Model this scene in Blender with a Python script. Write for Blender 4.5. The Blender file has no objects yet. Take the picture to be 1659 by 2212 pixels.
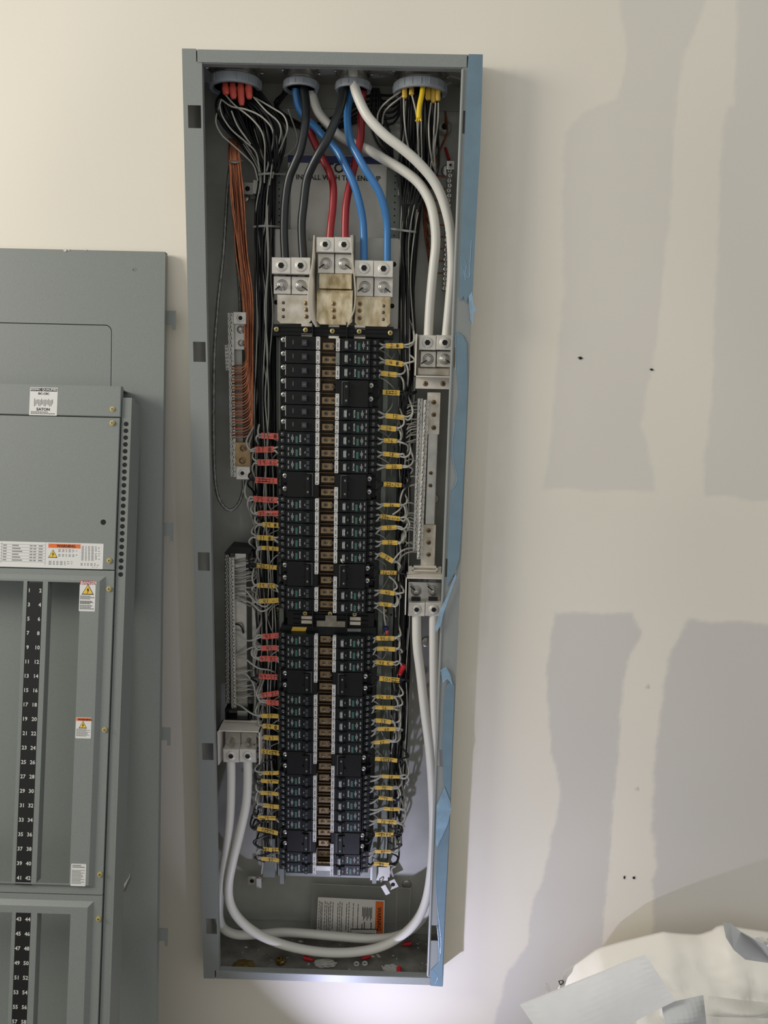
import bpy, math, random
from mathutils import Vector, noise
random.seed(7)
SC = bpy.context.scene
COL = SC.collection
# ---------------------------------------------------------------- camera
FPX, W_, H_ = 1650.0, 1659.0, 2212.0
CAM = Vector((.3734, -1.4073, 1.2806)); PIT, YAW, ROL = .185, -.0097, .0235
fwd = Vector((math.sin(YAW)*math.cos(PIT), math.cos(YAW)*math.cos(PIT), -math.sin(PIT)))
rgt = Vector((math.cos(YAW), -math.sin(YAW), 0)); upv = rgt.cross(fwd)
R2 = rgt*math.cos(ROL)+upv*math.sin(ROL); U2 = upv*math.cos(ROL)-rgt*math.sin(ROL)
cd = bpy.data.cameras.new('camera'); cam = bpy.data.objects.new('camera', cd); COL.objects.link(cam)
from mathutils import Matrix
m = Matrix((R2, U2, -fwd)).transposed().to_4x4(); m.translation = CAM
cam.matrix_world = m
cd.sensor_fit = 'VERTICAL'; cd.sensor_height = 24; cd.lens = 24*FPX/H_; cd.clip_start = .01
SC.camera = cam
# ---------------------------------------------------------------- world, lamps, exposure
SC.view_settings.view_transform = 'Standard'; SC.view_settings.look = 'None'
SC.view_settings.gamma = 1; SC.view_settings.use_curve_mapping = False
SC.view_settings.exposure = 0.14
wd = bpy.data.worlds.new('room_air'); SC.world = wd; wd.use_nodes = True
bg = wd.node_tree.nodes['Background']; bg.inputs[0].default_value = (.985, .985, .97, 1); bg.inputs[1].default_value = .50
def lamp(name, loc, aim, size, power, color, shape='DISK', spread=math.pi):
    l = bpy.data.lights.new(name, 'AREA'); l.shape = shape; l.size = size; l.energy = power; l.color = color; l.spread = spread
    o = bpy.data.objects.new(name, l); COL.objects.link(o); o.location = loc
    o.rotation_euler = (Vector(aim)-Vector(loc)).to_track_quat('-Z', 'Y').to_euler()
    return o
# daylight / ceiling light of the room, high up to the left behind the photographer
lamp('window_light', (-2.3, -1.15, 2.1), (.35, 0, 1.0), 1.0, 50, (1, .95, .86))
# small LED torch standing just under the cabinet
lamp('led_torch', (.255, -.275, -.235), (.62, .06, .38), .016, 1.5, (.70, .71, 1), spread=2.1)
# ---------------------------------------------------------------- pixel -> world
def ray(px, py): return fwd + R2*((px-829.5)/FPX) - U2*((py-1106)/FPX)
def P(px, py, D):
    d = ray(px, py); return CAM + d*((D-CAM.y)/d.y)
def PZ(px, py, z):
    d = ray(px, py); return CAM + d*((z-CAM.z)/d.z)
def rect(x0, y0, x1, y1, D):
    xm, ym = (x0+x1)/2, (y0+y1)/2
    return P(x0, ym, D).x, P(x1, ym, D).x, P(xm, y1, D).z, P(xm, y0, D).z   # x0,x1,z0,z1
# ---------------------------------------------------------------- materials
def lin(c):
    c = c/255.0
    return c/12.92 if c <= .04045 else ((c+.055)/1.055)**2.4
MATS = {}
def mat(name, rgb, rough=.5, metal=0., var=.0, scale=30., bump=0., spec=.5, alpha=None, stretch=None, var2=None):
    m = bpy.data.materials.new(name); m.use_nodes = True; nt = m.node_tree; b = nt.nodes['Principled BSDF']
    base = tuple(lin(c) for c in rgb)+(1,)
    b.inputs['Base Color'].default_value = base; b.inputs['Roughness'].default_value = rough
    b.inputs['Metallic'].default_value = metal; b.inputs['Specular IOR Level'].default_value = spec
    if var or bump:
        tc = nt.nodes.new('ShaderNodeTexCoord'); mp = nt.nodes.new('ShaderNodeMapping')
        if stretch: mp.inputs['Scale'].default_value = stretch
        nz = nt.nodes.new('ShaderNodeTexNoise'); nz.inputs['Scale'].default_value = scale; nz.inputs['Detail'].default_value = 4
        nt.links.new(tc.outputs['Object'], mp.inputs[0]); nt.links.new(mp.outputs[0], nz.inputs['Vector'])
        if var:
            mx = nt.nodes.new('ShaderNodeMix'); mx.data_type = 'RGBA'
            c2 = tuple(lin(c) for c in (var2 or rgb))+(1,)
            mx.inputs['A'].default_value = tuple(min(1, v*(1+var)) for v in base[:3])+(1,)
            mx.inputs['B'].default_value = tuple(v*(1-var) for v in c2[:3])+(1,)
            cr = nt.nodes.new('ShaderNodeMapRange'); cr.inputs[1].default_value = .32; cr.inputs[2].default_value = .68
            nt.links.new(nz.outputs['Fac'], cr.inputs[0]); nt.links.new(cr.outputs[0], mx.inputs['Factor'])
            nt.links.new(mx.outputs['Result'], b.inputs['Base Color'])
        if bump:
            bp = nt.nodes.new('ShaderNodeBump'); bp.inputs['Strength'].default_value = bump; bp.inputs['Distance'].default_value = .002
            nt.links.new(nz.outputs['Fac'], bp.inputs['Height']); nt.links.new(bp.outputs[0], b.inputs['Normal'])
    if alpha is not None:
        b.inputs['Alpha'].default_value = alpha
    MATS[name] = m
    return m
M = MATS
mat('grey_paint', (136, 140, 137), .42, var=.05, scale=400, bump=.05)
mat('lean_paint', (126, 131, 127), .45, var=.04, scale=350, bump=.06)
mat('box_inside', (160, 160, 153), .45, .12, var=.18, scale=9, bump=.05)
mat('box_floor', (118, 116, 108), .7, .1, var=.35, scale=25, bump=.4)
mat('pan', (112, 117, 109), .5, .2, var=.08, scale=40)
mat('pan_light', (172, 170, 161), .45, .3, var=.06, scale=30)
mat('zinc', (186, 184, 176), .3, .85, var=.1, scale=60)
mat('alu', (212, 208, 198), .42, .4, var=.08, scale=90, bump=.15)
mat('tin', (214, 208, 196), .4, .4, var=.08, scale=45, var2=(190, 178, 156))
mat('tin_gold', (212, 200, 170), .36, .45, var=.12, scale=40, stretch=(2.2, 1, 1), var2=(170, 148, 106))
mat('brass', (196, 180, 122), .4, .55)
mat('bus_brown', (84, 68, 48), .45, .35, var=.25, scale=70)
mat('bus_metal', (150, 126, 92), .35, .7, var=.2, scale=70)
mat('black_plastic', (15, 15, 15), .45, spec=.3, var=.1, scale=90)
mat('black_breaker', (19, 19, 19), .42, var=.12, scale=120, spec=.25)
mat('black_tandem', (18, 22, 22), .42, var=.12, scale=120, spec=.25)
mat('handle_black', (52, 54, 58), .35)
mat('dark_hole', (7, 7, 7), .8)  # near-black paint standing in for the shade inside holes, slots and gaps
mat('white_print', (205, 206, 200), .5)
mat('grey_print', (120, 122, 120), .5)
mat('green_print', (50, 96, 86), .5)
mat('label_white', (200, 198, 194), .45)
mat('label_smoke', (120, 124, 116), .4)
mat('screw_steel', (205, 205, 200), .3, .8)
mat('screw_dark', (90, 90, 88), .4, .8)
mat('cable_black', (30, 33, 35), .36, spec=.55)
mat('cable_blue', (56, 118, 176), .28, spec=.6)
mat('cable_red', (150, 34, 38), .36)
mat('cable_white', (214, 212, 202), .4)
mat('wire_white', (166, 164, 154), .45)
mat('wire_grey', (128, 126, 117), .5)
mat('wire_black', (15, 16, 17), .5, spec=.35)
mat('copper', (192, 124, 90), .38, .6, var=.3, scale=60)
mat('copper_dark', (132, 78, 54), .4, .7)
mat('strand', (120, 122, 116), .4, .7, var=.45, scale=260, stretch=(1, 1, .5))
mat('pvc_grey', (146, 152, 158), .45, var=.05, scale=60)
mat('orange_tape', (204, 92, 76), .5)
mat('yellow_tape', (208, 172, 70), .5)
mat('yellow_bright', (232, 196, 40), .4)
mat('orange_coat', (205, 84, 70), .5)
mat('ink', (22, 16, 14), .6)
mat('blue_tape', (106, 130, 143), .45, var=.07, scale=25, bump=.1)
mat('blue_film', (150, 182, 204), .18, var=.2, scale=30, bump=.3, alpha=.62)
mat('insulator', (214, 208, 196), .5, var=.05, scale=60)
mat('paper', (214, 210, 200), .7)
mat('plate_label', (190, 188, 178), .5, var=.08, scale=20)
mat('navy', (36, 46, 92), .5)
mat('warn_orange', (222, 106, 44), .5)
mat('danger_red', (172, 38, 46), .5)
mat('warn_yellow', (228, 190, 70), .5)
mat('sticker', (216, 216, 212), .5)
mat('strip_black', (12, 12, 12), .4)
mat('red_nut', (196, 34, 44), .4)
mat('poly_bag', (150, 150, 142), .22, alpha=.28)
mat('tie', (150, 152, 148), .4)
mat('lamp_shell', (40, 40, 42), .4)
mat('sack', (238, 234, 224), .38, var=.03, scale=14, bump=.5)
mat('foam', (236, 236, 236), .7, var=.02, scale=40, bump=.2)
mat('torn', (196, 198, 198), .55, var=.04, scale=20)
mat('clear_film', (220, 218, 210), .12, alpha=.5)
mat('concrete', (120, 116, 110), .8, var=.15, scale=8)
mat('zinc_dull', (128, 122, 108), .45, .4, var=.2, scale=80)
mat('screw_dull', (120, 120, 116), .4, .6)
mat('olive', (120, 100, 52), .4, .6)
_b = mat('translucent_sheet', (226, 221, 210), .5); _n = _b.node_tree; _t = _n.nodes.new('ShaderNodeBsdfTranslucent'); _t.inputs[0].default_value = (.85, .82, .75, 1)
_m = _n.nodes.new('ShaderNodeMixShader'); _m.inputs[0].default_value = .5; _n.links.new(_n.nodes['Principled BSDF'].outputs[0], _m.inputs[1]); _n.links.new(_t.outputs[0], _m.inputs[2]); _n.links.new(_m.outputs[0], _n.nodes['Material Output'].inputs[0])
# ---------------------------------------------------------------- mesh builder
class MB:
    def __init__(s): s.v = []; s.f = []; s.mi = []; s.sm = []
    def add(s, vs, fs, mi=0, sm=False):
        n = len(s.v); s.v += [tuple(v) for v in vs]
        for f in fs: s.f.append(tuple(i+n for i in f)); s.mi.append(mi); s.sm.append(sm)
        return s
    def box(s, x0, x1, y0, y1, z0, z1, mi=0):
        v = [(x, y, z) for x in (x0, x1) for y in (y0, y1) for z in (z0, z1)]
        return s.add(v, [(0, 1, 3, 2), (4, 6, 7, 5), (0, 4, 5, 1), (2, 3, 7, 6), (0, 2, 6, 4), (1, 5, 7, 3)], mi)
    def bev(s, x0, x1, y0, y1, z0, z1, b=.001, mi=0):
        """box whose front face (y0 side) is chamfered"""
        v = [(x0+b, y0, z0+b), (x1-b, y0, z0+b), (x1-b, y0, z1-b), (x0+b, y0, z1-b),
             (x0, y0+b, z0), (x1, y0+b, z0), (x1, y0+b, z1), (x0, y0+b, z1),
             (x0, y1, z0), (x1, y1, z0), (x1, y1, z1), (x0, y1, z1)]
        f = [(0, 1, 2, 3), (11, 10, 9, 8)]
        for a in (0, 4):
            for i in range(4): j = (i+1) % 4; f.append((a+i, a+4+i, a+4+j, a+j))
        return s.add(v, f, mi)
    def prism(s, pts, off, mi=0):
        """polygon (list of Vector) extruded by off"""
        n = len(pts); off = Vector(off); v = [Vector(p) for p in pts]+[Vector(p)+off for p in pts]
        f = [tuple(range(n)), tuple(range(2*n-1, n-1, -1))]+[(i, i+n, (i+1) % n+n, (i+1) % n) for i in range(n)]
        return s.add(v, f, mi)
    def tube(s, pts, r, n=6, mi=0, cap=True, flat=1.0):
        pts = [Vector(p) for p in pts]; k = len(pts); rs = r if isinstance(r, (list, tuple)) else [r]*k
        vs = []; prev = None
        for i, p in enumerate(pts):
            t = (pts[min(i+1, k-1)]-pts[max(i-1, 0)])
            if t.length < 1e-9: t = Vector((0, 0, 1))
            t.normalize()
            if prev is None:
                a = Vector((0, 1, 0)) if abs(t.y) < .9 else Vector((1, 0, 0))
            else: a = prev
            a = (a-t*a.dot(t)); a.normalize(); prev = a; b = t.cross(a)
            for j in range(n):
                th = 2*math.pi*j/n; vs.append(p+a*(rs[i]*flat*math.cos(th))+b*(rs[i]*math.sin(th)))
        fs = [(i*n+j, i*n+(j+1) % n, (i+1)*n+(j+1) % n, (i+1)*n+j) for i in range(k-1) for j in range(n)]
        s.add(vs, fs, mi, True)
        if cap: s.add(vs[:n], [tuple(range(n))], mi); s.add(vs[-n:], [tuple(range(n-1, -1, -1))], mi)
        return s
    def lathe(s, c, prof, n=20, axis='y', mi=0, sm=True, squash=1.0):
        """revolve prof [(r, t)] about axis through c; t runs along +axis"""
        c = Vector(c); vs = []
        for r, t in prof:
            for j in range(n):
                a = 2*math.pi*j/n; u, w = r*math.cos(a), r*math.sin(a)*squash
                vs.append(c+(Vector((u, t, w)) if axis == 'y' else Vector((u, w, t)) if axis == 'z' else Vector((t, u, w))))
        fs = [(i*n+j, i*n+(j+1) % n, (i+1)*n+(j+1) % n, (i+1)*n+j) for i in range(len(prof)-1) for j in range(n)]
        s.add(vs, fs, mi, sm)
        for k, i0 in ((0, 0), (1, (len(prof)-1)*n)):
            if prof[-k][0] > 1e-6: s.add(vs[i0:i0+n], [tuple(range(n))], mi)
        return s
    def text(s, t, o, ux, uy, size, mi=0, center=True):
        vs, fs, w, h = textmesh(t); o = Vector(o); ux = Vector(ux); uy = Vector(uy)
        dx = w/2 if center else 0; dy = h/2 if center else 0
        return s.add([o+ux*((x-dx)*size)+uy*((y-dy)*size) for x, y in vs], fs, mi)
    def strokes(s, t, o, ux, uy, size, wd, mi=0):
        """hand-written text from a small stroke font, centred on o"""
        o = Vector(o); ux = Vector(ux); uy = Vector(uy); adv = .78
        x = -len(t)*adv/2+.1
        for ch in t:
            for st in HAND.get(ch, []):
                pts = [o+ux*((x+a*.6+random.uniform(-.03, .03))*size)+uy*((b-.5+random.uniform(-.03, .03))*size) for a, b in st]
                for p, q in zip(pts, pts[1:]):
                    d = (q-p)
                    if d.length < 1e-7: continue
                    d.normalize(); n = ux.cross(uy); e = d.cross(n)*wd
                    s.add([p-e-d*wd*.6, q-e+d*wd*.6, q+e+d*wd*.6, p+e-d*wd*.6], [(0, 1, 2, 3)], mi)
            x += adv
        return s
    def build(s, name, mats, parent=None):
        if not isinstance(mats, (list, tuple)): mats = [mats]
        me = bpy.data.meshes.new(name)
        if parent is None:
            n = len(s.v); lo = [min(v[k] for v in s.v) for k in range(3)]; hi = [max(v[k] for v in s.v) for k in range(3)]
            org = Vector(((lo[0]+hi[0])/2, (lo[1]+hi[1])/2, lo[2]))
        else: org = Vector(ORG[parent.name])
        me.from_pydata([(v[0]-org.x, v[1]-org.y, v[2]-org.z) for v in s.v], [], s.f)
        me.polygons.foreach_set('material_index', s.mi); me.polygons.foreach_set('use_smooth', s.sm)
        for mm in mats: me.materials.append(MATS[mm])
        me.update()
        o = bpy.data.objects.new(name, me); COL.objects.link(o)
        if parent is None: o.location = org
        else: o.parent = parent
        ORG[o.name] = org
        return o
ORG = {}
def thing(name, label, cat, loc, group=None):
    o = bpy.data.objects.new(name, None); COL.objects.link(o); o.location = loc; o.empty_display_size = .02
    ORG[o.name] = Vector(loc); return tag(o, label, cat, group)
def tag(o, label, cat, group=None):
    o['label'] = label; o['category'] = cat
    if group: o['group'] = group
    return o
def struct(o): o['kind'] = 'structure'; return o
TM = {}
def textmesh(t):
    if t not in TM:
        c = bpy.data.curves.new('t', 'FONT'); c.body = t; c.size = 1; c.resolution_u = 2; c.offset = .02
        ob = bpy.data.objects.new('t', c); COL.objects.link(ob)
        dg = bpy.context.evaluated_depsgraph_get(); me = bpy.data.meshes.new_from_object(ob.evaluated_get(dg))
        vs = [(v.co.x, v.co.y) for v in me.vertices]; fs = [tuple(p.vertices) for p in me.polygons]
        x0 = min(v[0] for v in vs); y0 = min(v[1] for v in vs)
        vs = [(x-x0, y-y0) for x, y in vs]
        TM[t] = (vs, fs, max(v[0] for v in vs), max(v[1] for v in vs))
        bpy.data.objects.remove(ob); bpy.data.curves.remove(c); bpy.data.meshes.remove(me)
    return TM[t]
HAND = {'0': [[(.5, 1), (.1, .7), (.1, .3), (.5, 0), (.9, .3), (.9, .7), (.5, 1)]], '1': [[(.3, .8), (.55, 1), (.5, 0)]],
 '2': [[(.1, .8), (.5, 1), (.85, .75), (.1, 0), (.95, .05)]], '3': [[(.1, .95), (.8, .95), (.4, .55), (.85, .3), (.5, 0), (.1, .1)]],
 '4': [[(.2, 1), (.15, .45), (.9, .45)], [(.75, .95), (.7, 0)]], '5': [[(.9, 1), (.2, 1), (.2, .6), (.8, .5), (.7, .05), (.1, 0)]],
 '6': [[(.7, 1), (.2, .5), (.3, 0), (.8, .1), (.75, .45), (.25, .4)]], '7': [[(.1, 1), (.9, 1), (.4, 0)]],
 '8': [[(.8, .85), (.3, .95), (.3, .65), (.8, .3), (.5, 0), (.15, .25), (.8, .85)]], '9': [[(.8, .6), (.3, .55), (.3, .95), (.8, .9), (.75, 0)]],
 '+': [[(.1, .5), (.9, .5)], [(.5, .8), (.5, .2)]], 'K': [[(.15, 1), (.15, 0)], [(.9, 1), (.2, .5), (.9, 0)]], 'C': [[(.9, .85), (.4, 1), (.1, .5), (.4, 0), (.9, .15)]],
 'R': [[(.15, 0), (.15, 1), (.8, .8), (.2, .5), (.9, 0)]], 'B': [[(.15, 0), (.15, 1), (.8, .8), (.2, .5), (.85, .25), (.15, 0)]],
 'm': [[(.05, 0), (.1, .6), (.4, .5), (.45, 0), (.5, .6), (.85, .5), (.95, 0)]], 'i': [[(.4, .6), (.4, 0)], [(.4, .85), (.45, .9)]],
 'c': [[(.8, .5), (.3, .6), (.1, .3), (.4, 0), (.9, .1)]], 'r': [[(.2, 0), (.25, .6), (.8, .55)]], 'o': [[(.5, .6), (.1, .3), (.5, 0), (.9, .3), (.5, .6)]],
 '@': [[(.5, 1), (.05, .75), (.05, .25), (.5, 0), (.95, .25), (.95, .75), (.5, 1)], [(.3, .2), (.35, .8), (.7, .65), (.35, .5), (.75, .3), (.3, .2)], [(.2, .5), (.8, .5)]],
 '#': [[(.5, 1), (.05, .75), (.05, .25), (.5, 0), (.95, .25), (.95, .75), (.5, 1)], [(.2, .3), (.8, .3)], [(.2, .5), (.8, .5)], [(.2, .7), (.8, .7)], [(.5, .9), (.5, .1)]],
 '-': [[(0, .4), (1.2, .45)]]}
def curve(pts, n=7):
    """Catmull-Rom through points"""
    pts = [Vector(p) for p in pts]; q = [pts[0]*2-pts[1]]+pts+[pts[-1]*2-pts[-2]]; out = []
    for i in range(1, len(q)-2):
        a, b, c, d = q[i-1:i+3]
        for k in range(n):
            t = k/n; out.append(.5*((2*b)+(c-a)*t+(2*a-5*b+4*c-d)*t*t+(3*b-a-3*c+d)*t**3))
    out.append(pts[-1]); return out
def pcurve(pts, n=7):
    """list of (px, py, depth)"""
    return curve([P(*p) for p in pts], n)
def screw(mb, x, y, z, r, mi=0, slot=1):
    """pan-head screw facing -Y with a cross recess drawn as dark grooves"""
    mb.lathe((x, y, z), [(r, .001), (r, 0), (r*.8, -.0009), (0.0001, -.0012)], 14, mi=mi)
    if slot is not None:
        mb.box(x-r*.6, x+r*.6, y-.0014, y-.0008, z-r*.12, z+r*.12, slot); mb.box(x-r*.12, x+r*.12, y-.0014, y-.0008, z-r*.6, z+r*.6, slot)
# ================================================================ SETTING
import numpy as np
WY = .050                                   # wall surface; the cabinet front (y = 0) stands 50 mm proud of it
HB, WB = 1.8049, .508
def inpoly_sd(X, Z, pts):
    """signed distance (m) to polygon, positive inside"""
    n = len(pts); ins = np.zeros(X.shape, bool); dm = np.full(X.shape, 1e9)
    for i in range(n):
        (x0, z0), (x1, z1) = pts[i], pts[(i+1) % n]
        c = ((z0 > Z) != (z1 > Z)) & (X < (x1-x0)*(Z-z0)/((z1-z0) or 1e-12)+x0); ins ^= c
        dx, dz = x1-x0, z1-z0; t = np.clip(((X-x0)*dx+(Z-z0)*dz)/(dx*dx+dz*dz), 0, 1)
        dm = np.minimum(dm, np.hypot(X-x0-t*dx, Z-z0-t*dz))
    return np.where(ins, dm, -dm)
def wpoly(px): return [(P(x, y, WY).x, P(x, y, WY).z) for x, y in px]
# joint-compound (pale) and bare board paper (greyer) areas of the unfinished drywall, with box shade painted in
MUD = np.array([lin(232), lin(226), lin(212)]); PAPER = np.array([lin(218), lin(213), lin(204)])
PAPER2 = np.array([lin(206), lin(202), lin(196)]); BOX_SHADE = np.array([lin(222), lin(214), lin(198)])
MUD_SHADE = np.array([lin(229), lin(223), lin(210)])
PATCH = [
 ([(1043, 130), (1240, 128), (1300, 240), (1220, 290), (1210, 900), (1180, 1080), (1659, 1095), (1659, 1330), (1200, 1320), (1190, 1700), (1100, 2212), (940, 2400), (1000, 1400)], MUD_SHADE, .030, .5),  # darker compound; its top edge also paints the soft shadow beside the box
 ([(1217, 285), (1255, 250), (1330, 215), (1358, 120), (1340, 0), (1340, -60), (1560, -60), (1500, 60), (1475, 130), (1455, 300), (1446, 480), (1432, 620), (1410, 780), (1386, 920), (1405, 985), (1415, 1062), (1175, 1057), (1178, 1025), (1196, 880), (1205, 800), (1212, 660), (1217, 640)], PAPER, .004, .75),
 ([(1598, -60), (1592, 60), (1586, 150), (1584, 225), (1568, 228), (1560, 330), (1548, 520), (1543, 800), (1528, 920), (1520, 1000), (1524, 1072), (1720, 1084), (1720, -60)], PAPER, .004, .8),
 ([(1196, 1322), (1366, 1327), (1384, 1368), (1356, 1430), (1338, 1540), (1331, 1680), (1324, 1760), (1312, 1880), (1302, 2050), (1282, 2300), (1040, 2300), (1098, 2098), (1140, 2040), (1150, 1960), (1185, 1850), (1208, 1735), (1206, 1690), (1188, 1620), (1183, 1450)], PAPER2, .004, .8),
 ([(1490, 1338), (1720, 1350), (1720, 2400), (1405, 2400), (1410, 1900), (1421, 1870), (1410, 1780), (1410, 1650), (1430, 1540), (1440, 1430), (1452, 1400)], PAPER2, .006, .85),
 ([(1012, 150), (1110, 160), (1100, 300), (1090, 900), (1060, 1300), (1022, 1480), (1033, 1580), (1020, 1640), (1012, 1850), (1000, 2035), (1001, 2058), (985, 2072), (954, 2094), (930, 2110), (980, 1300), (1000, 600)], BOX_SHADE, .012, .6),  # shadow of the box on the wall, painted into the board colour
]
def wall():
    x0, x1, z0, z1, st = -.62, 1.36, -.36, 2.06, .005
    xs = np.arange(x0, x1+1e-6, st); zs = np.arange(z0, z1+1e-6, st)
    g = .004
    for arr, vals in ((xs, (-g, WB+g)), (zs, (-g, HB+g))):
        for v in vals: arr[np.abs(arr-v).argmin()] = v
    X, Z = np.meshgrid(xs, zs); n, mcol = X.shape
    wob = .006*np.sin(X*61+Z*23)+.004*np.sin(Z*97-X*41)+.002*np.sin(Z*330+1.7)+.002*np.sin(X*290)
    C = np.ones(X.shape+(3,))*MUD
    for px, col, soft, amt in PATCH:
        d = inpoly_sd(X, Z, wpoly(px))+wob*min(1, soft/.02+.12)
        w = np.clip(d/soft*.5+.5, 0, 1); w = w*w*(3-2*w)*amt
        C = C*(1-w[..., None])+col*w[..., None]
    # faint trowel mottling of the compound itself
    mot = .012*np.sin(X*17+1.3*np.sin(Z*9))+.012*np.sin(Z*11+1.1*np.sin(X*13))
    C = C*(1+mot[..., None])
    V = [(x, WY, z) for z in zs for x in xs]; F = []
    for j in range(n-1):
        for i in range(mcol-1):
            xm, zm = (xs[i]+xs[i+1])/2, (zs[j]+zs[j+1])/2
            if -g < xm < WB+g and -g < zm < HB+g: continue
            a = j*mcol+i; F.append((a, a+1, a+mcol+1, a+mcol))
    nv = len(V); cols = [tuple(c)+(1,) for c in C.reshape(-1, 3)]
    def extra(vs, fs, col=tuple(MUD)+(1,)):
        b = len(V); V.extend(vs); cols.extend([col]*len(vs)); F.extend([tuple(i+b for i in f) for f in fs])
    B = 3.2; X1 = xs[-1]; Z1 = zs[-1]
    for a, b, c, d in ((-B, xs[0], zs[0], 2.9), (X1, B+.5, zs[0], 2.9), (xs[0], X1, Z1, 2.9)):
        extra([(a, WY, c), (b, WY, c), (b, WY, d), (a, WY, d)], [(0, 1, 2, 3)])
    t = WY+.016; a, b, c, d = -g, WB+g, -g, HB+g     # board thickness round the cut-out
    extra([(a, WY, c), (b, WY, c), (b, WY, d), (a, WY, d), (a, t, c), (b, t, c), (b, t, d), (a, t, d)], [(0, 1, 5, 4), (1, 2, 6, 5), (2, 3, 7, 6), (3, 0, 4, 7)])
    extra([(-B, .18, -.36), (B+.5, .18, -.36), (B+.5, .18, 2.9), (-B, .18, 2.9), (-B, WY, -.36), (B+.5, WY, -.36), (B+.5, WY, 2.9), (-B, WY, 2.9)], [(0, 1, 2, 3), (0, 4, 7, 3), (1, 2, 6, 5), (2, 3, 7, 6), (0, 1, 5, 4)], (.3, .28, .25, 1))
    me = bpy.data.meshes.new('wall_back'); me.from_pydata(V, [], F)
    ca = me.color_attributes.new('board_colour', 'FLOAT_COLOR', 'POINT'); ca.data.foreach_set('color', [k for c in cols for k in c])
    m = bpy.data.materials.new('drywall'); m.use_nodes = True; nt = m.node_tree; b = nt.nodes['Principled BSDF']; b.inputs['Roughness'].default_value = .8
    b.inputs['Specular IOR Level'].default_value = .25
    at = nt.nodes.new('ShaderNodeAttribute'); at.attribute_name = 'board_colour'; nt.links.new(at.outputs['Color'], b.inputs['Base Color'])
    tc = nt.nodes.new('ShaderNodeTexCoord'); nz = nt.nodes.new('ShaderNodeTexNoise'); nz.inputs['Scale'].default_value = 260; nz.inputs['Detail'].default_value = 3
    bp = nt.nodes.new('ShaderNodeBump'); bp.inputs['Strength'].default_value = .12; bp.inputs['Distance'].default_value = .001
    nt.links.new(tc.outputs['Object'], nz.inputs['Vector']); nt.links.new(nz.outputs['Fac'], bp.inputs['Height']); nt.links.new(bp.outputs[0], b.inputs['Normal'])
    me.materials.append(m); me.update()
    o = bpy.data.objects.new('wall_back', me); COL.objects.link(o); struct(o); ORG['wall_back'] = Vector((0, 0, 0))
    return o
WALL = wall()
FZ = -.36
struct(MB().box(-3.2, 3.7, -3.4, .18, FZ-.04, FZ).build('floor', 'concrete'))
def blob(name, pts, mt, th=.0012, D=WY):
    mb = MB(); mb.prism([P(x, y, D-.0002) for x, y in pts], (0, -th, 0)); o = mb.build(name, mt); return o
tag(blob('wall_anchor', [(1248, 772), (1254, 770), (1259, 774), (1253, 777)], 'ink'), 'small dark nail hole in the wall right of the cabinet, left of two', 'nail hole')
tag(blob('wall_anchor', [(1403, 797), (1408, 796), (1412, 799), (1407, 801)], 'ink'), 'small dark nail hole in the wall beside the pale vertical seam, right of two', 'nail hole')
tag(blob('screw_spot', [(1394, 1481), (1399, 1480), (1401, 1484), (1397, 1487), (1393, 1485)], 'paper'), 'small white filler dab on the pale vertical seam, upper of two', 'filler dab')
tag(blob('screw_spot', [(1370, 1703), (1376, 1701), (1379, 1704), (1374, 1707)], 'paper'), 'small white filler dab on the pale vertical seam, lower of two', 'filler dab')
tag(blob('wall_scratch', [(1347, 1893), (1350, 1892), (1350, 1898), (1347, 1898)], 'ink'), 'tiny dark nick in the wall above the white sack, left of a pair', 'nick')
tag(blob('wall_scratch', [(1366, 1895), (1371, 1893), (1372, 1898), (1367, 1898)], 'ink'), 'tiny dark nick in the wall above the white sack, right of a pair', 'nick')
# ================================================================ ENCLOSURE
ENC = thing('electrical_enclosure', 'tall grey steel electrical cabinet box recessed in the wall, without its cover', 'electrical box', (WB/2, 0, 0))
T = .0016; DB = .146
FLW = .0335
slots = [(1.6800, 1.7165), (1.2856, 1.3212), (.8946, .9304), (.503, .5395), (.1075, .144)]
def vflange(sx):
    mb = MB(); X = (lambda x: x) if sx > 0 else (lambda x: WB-x)
    def bx(a, b, z0, z1, y0=0, y1=T): mb.box(min(X(a), X(b)), max(X(a), X(b)), y0, y1, z0, z1)
    bx(0, .0078, 0, HB); bx(.0302, FLW, .020, HB-.020)
    zs = [0.]+[v for s in slots for v in reversed(s)][::1]
    edges = sorted([v for s in slots for v in s]); cur = 0.0
    for k in range(0, len(edges), 2):
        bx(.0078, .0302, max(cur, .020), edges[k]); cur = edges[k+1]
    bx(.0078, .0302, cur, HB-.020)
    bx(.0078, .0240, 0, .020); bx(.0078, .0240, HB-.020, HB)
    bx(FLW-T, FLW, .020, HB-.020, T, .014)      # return lip
    if sx < 0: mb.tube([(X(FLW-.0012), .0006, .024), (X(FLW-.0012), .0006, HB-.024)], .0030, 8)   # rolled inner edge
    return mb
vflange(1).build('side_flange', 'grey_paint', ENC)
vflange(-1).build('side_flange', 'grey_paint', ENC)
MB().bev(.0262, WB-.0262, -.0012, T, HB-.0215, HB-.001, .0008).box(.0262, WB-.0262, T, .016, HB-.0225, HB-.0209).build('top_flange', 'grey_paint', ENC)
MB().bev(.0262, WB-.0262, -.0012, T, .001, .0195, .0008).box(.0262, WB-.0262, T, .012, .0185, .0205).build('bottom_flange', 'grey_paint', ENC)
MB().box(.001, .001+T, T, DB, .001, HB-.001).build('side_wall', 'box_inside', ENC)
MB().box(WB-.001-T, WB-.001, T, DB, .001, HB-.001).build('side_wall', 'box_inside', ENC)
bp_ = MB().box(0, WB, DB, DB+T, 0, HB)
bp_.box(.02, WB-.02, DB-.003, DB, HB-.045, HB-.043).box(.02, WB-.02, DB-.004, DB, .030, .033)
bp_.build('back_panel', 'box_inside', ENC)
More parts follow.
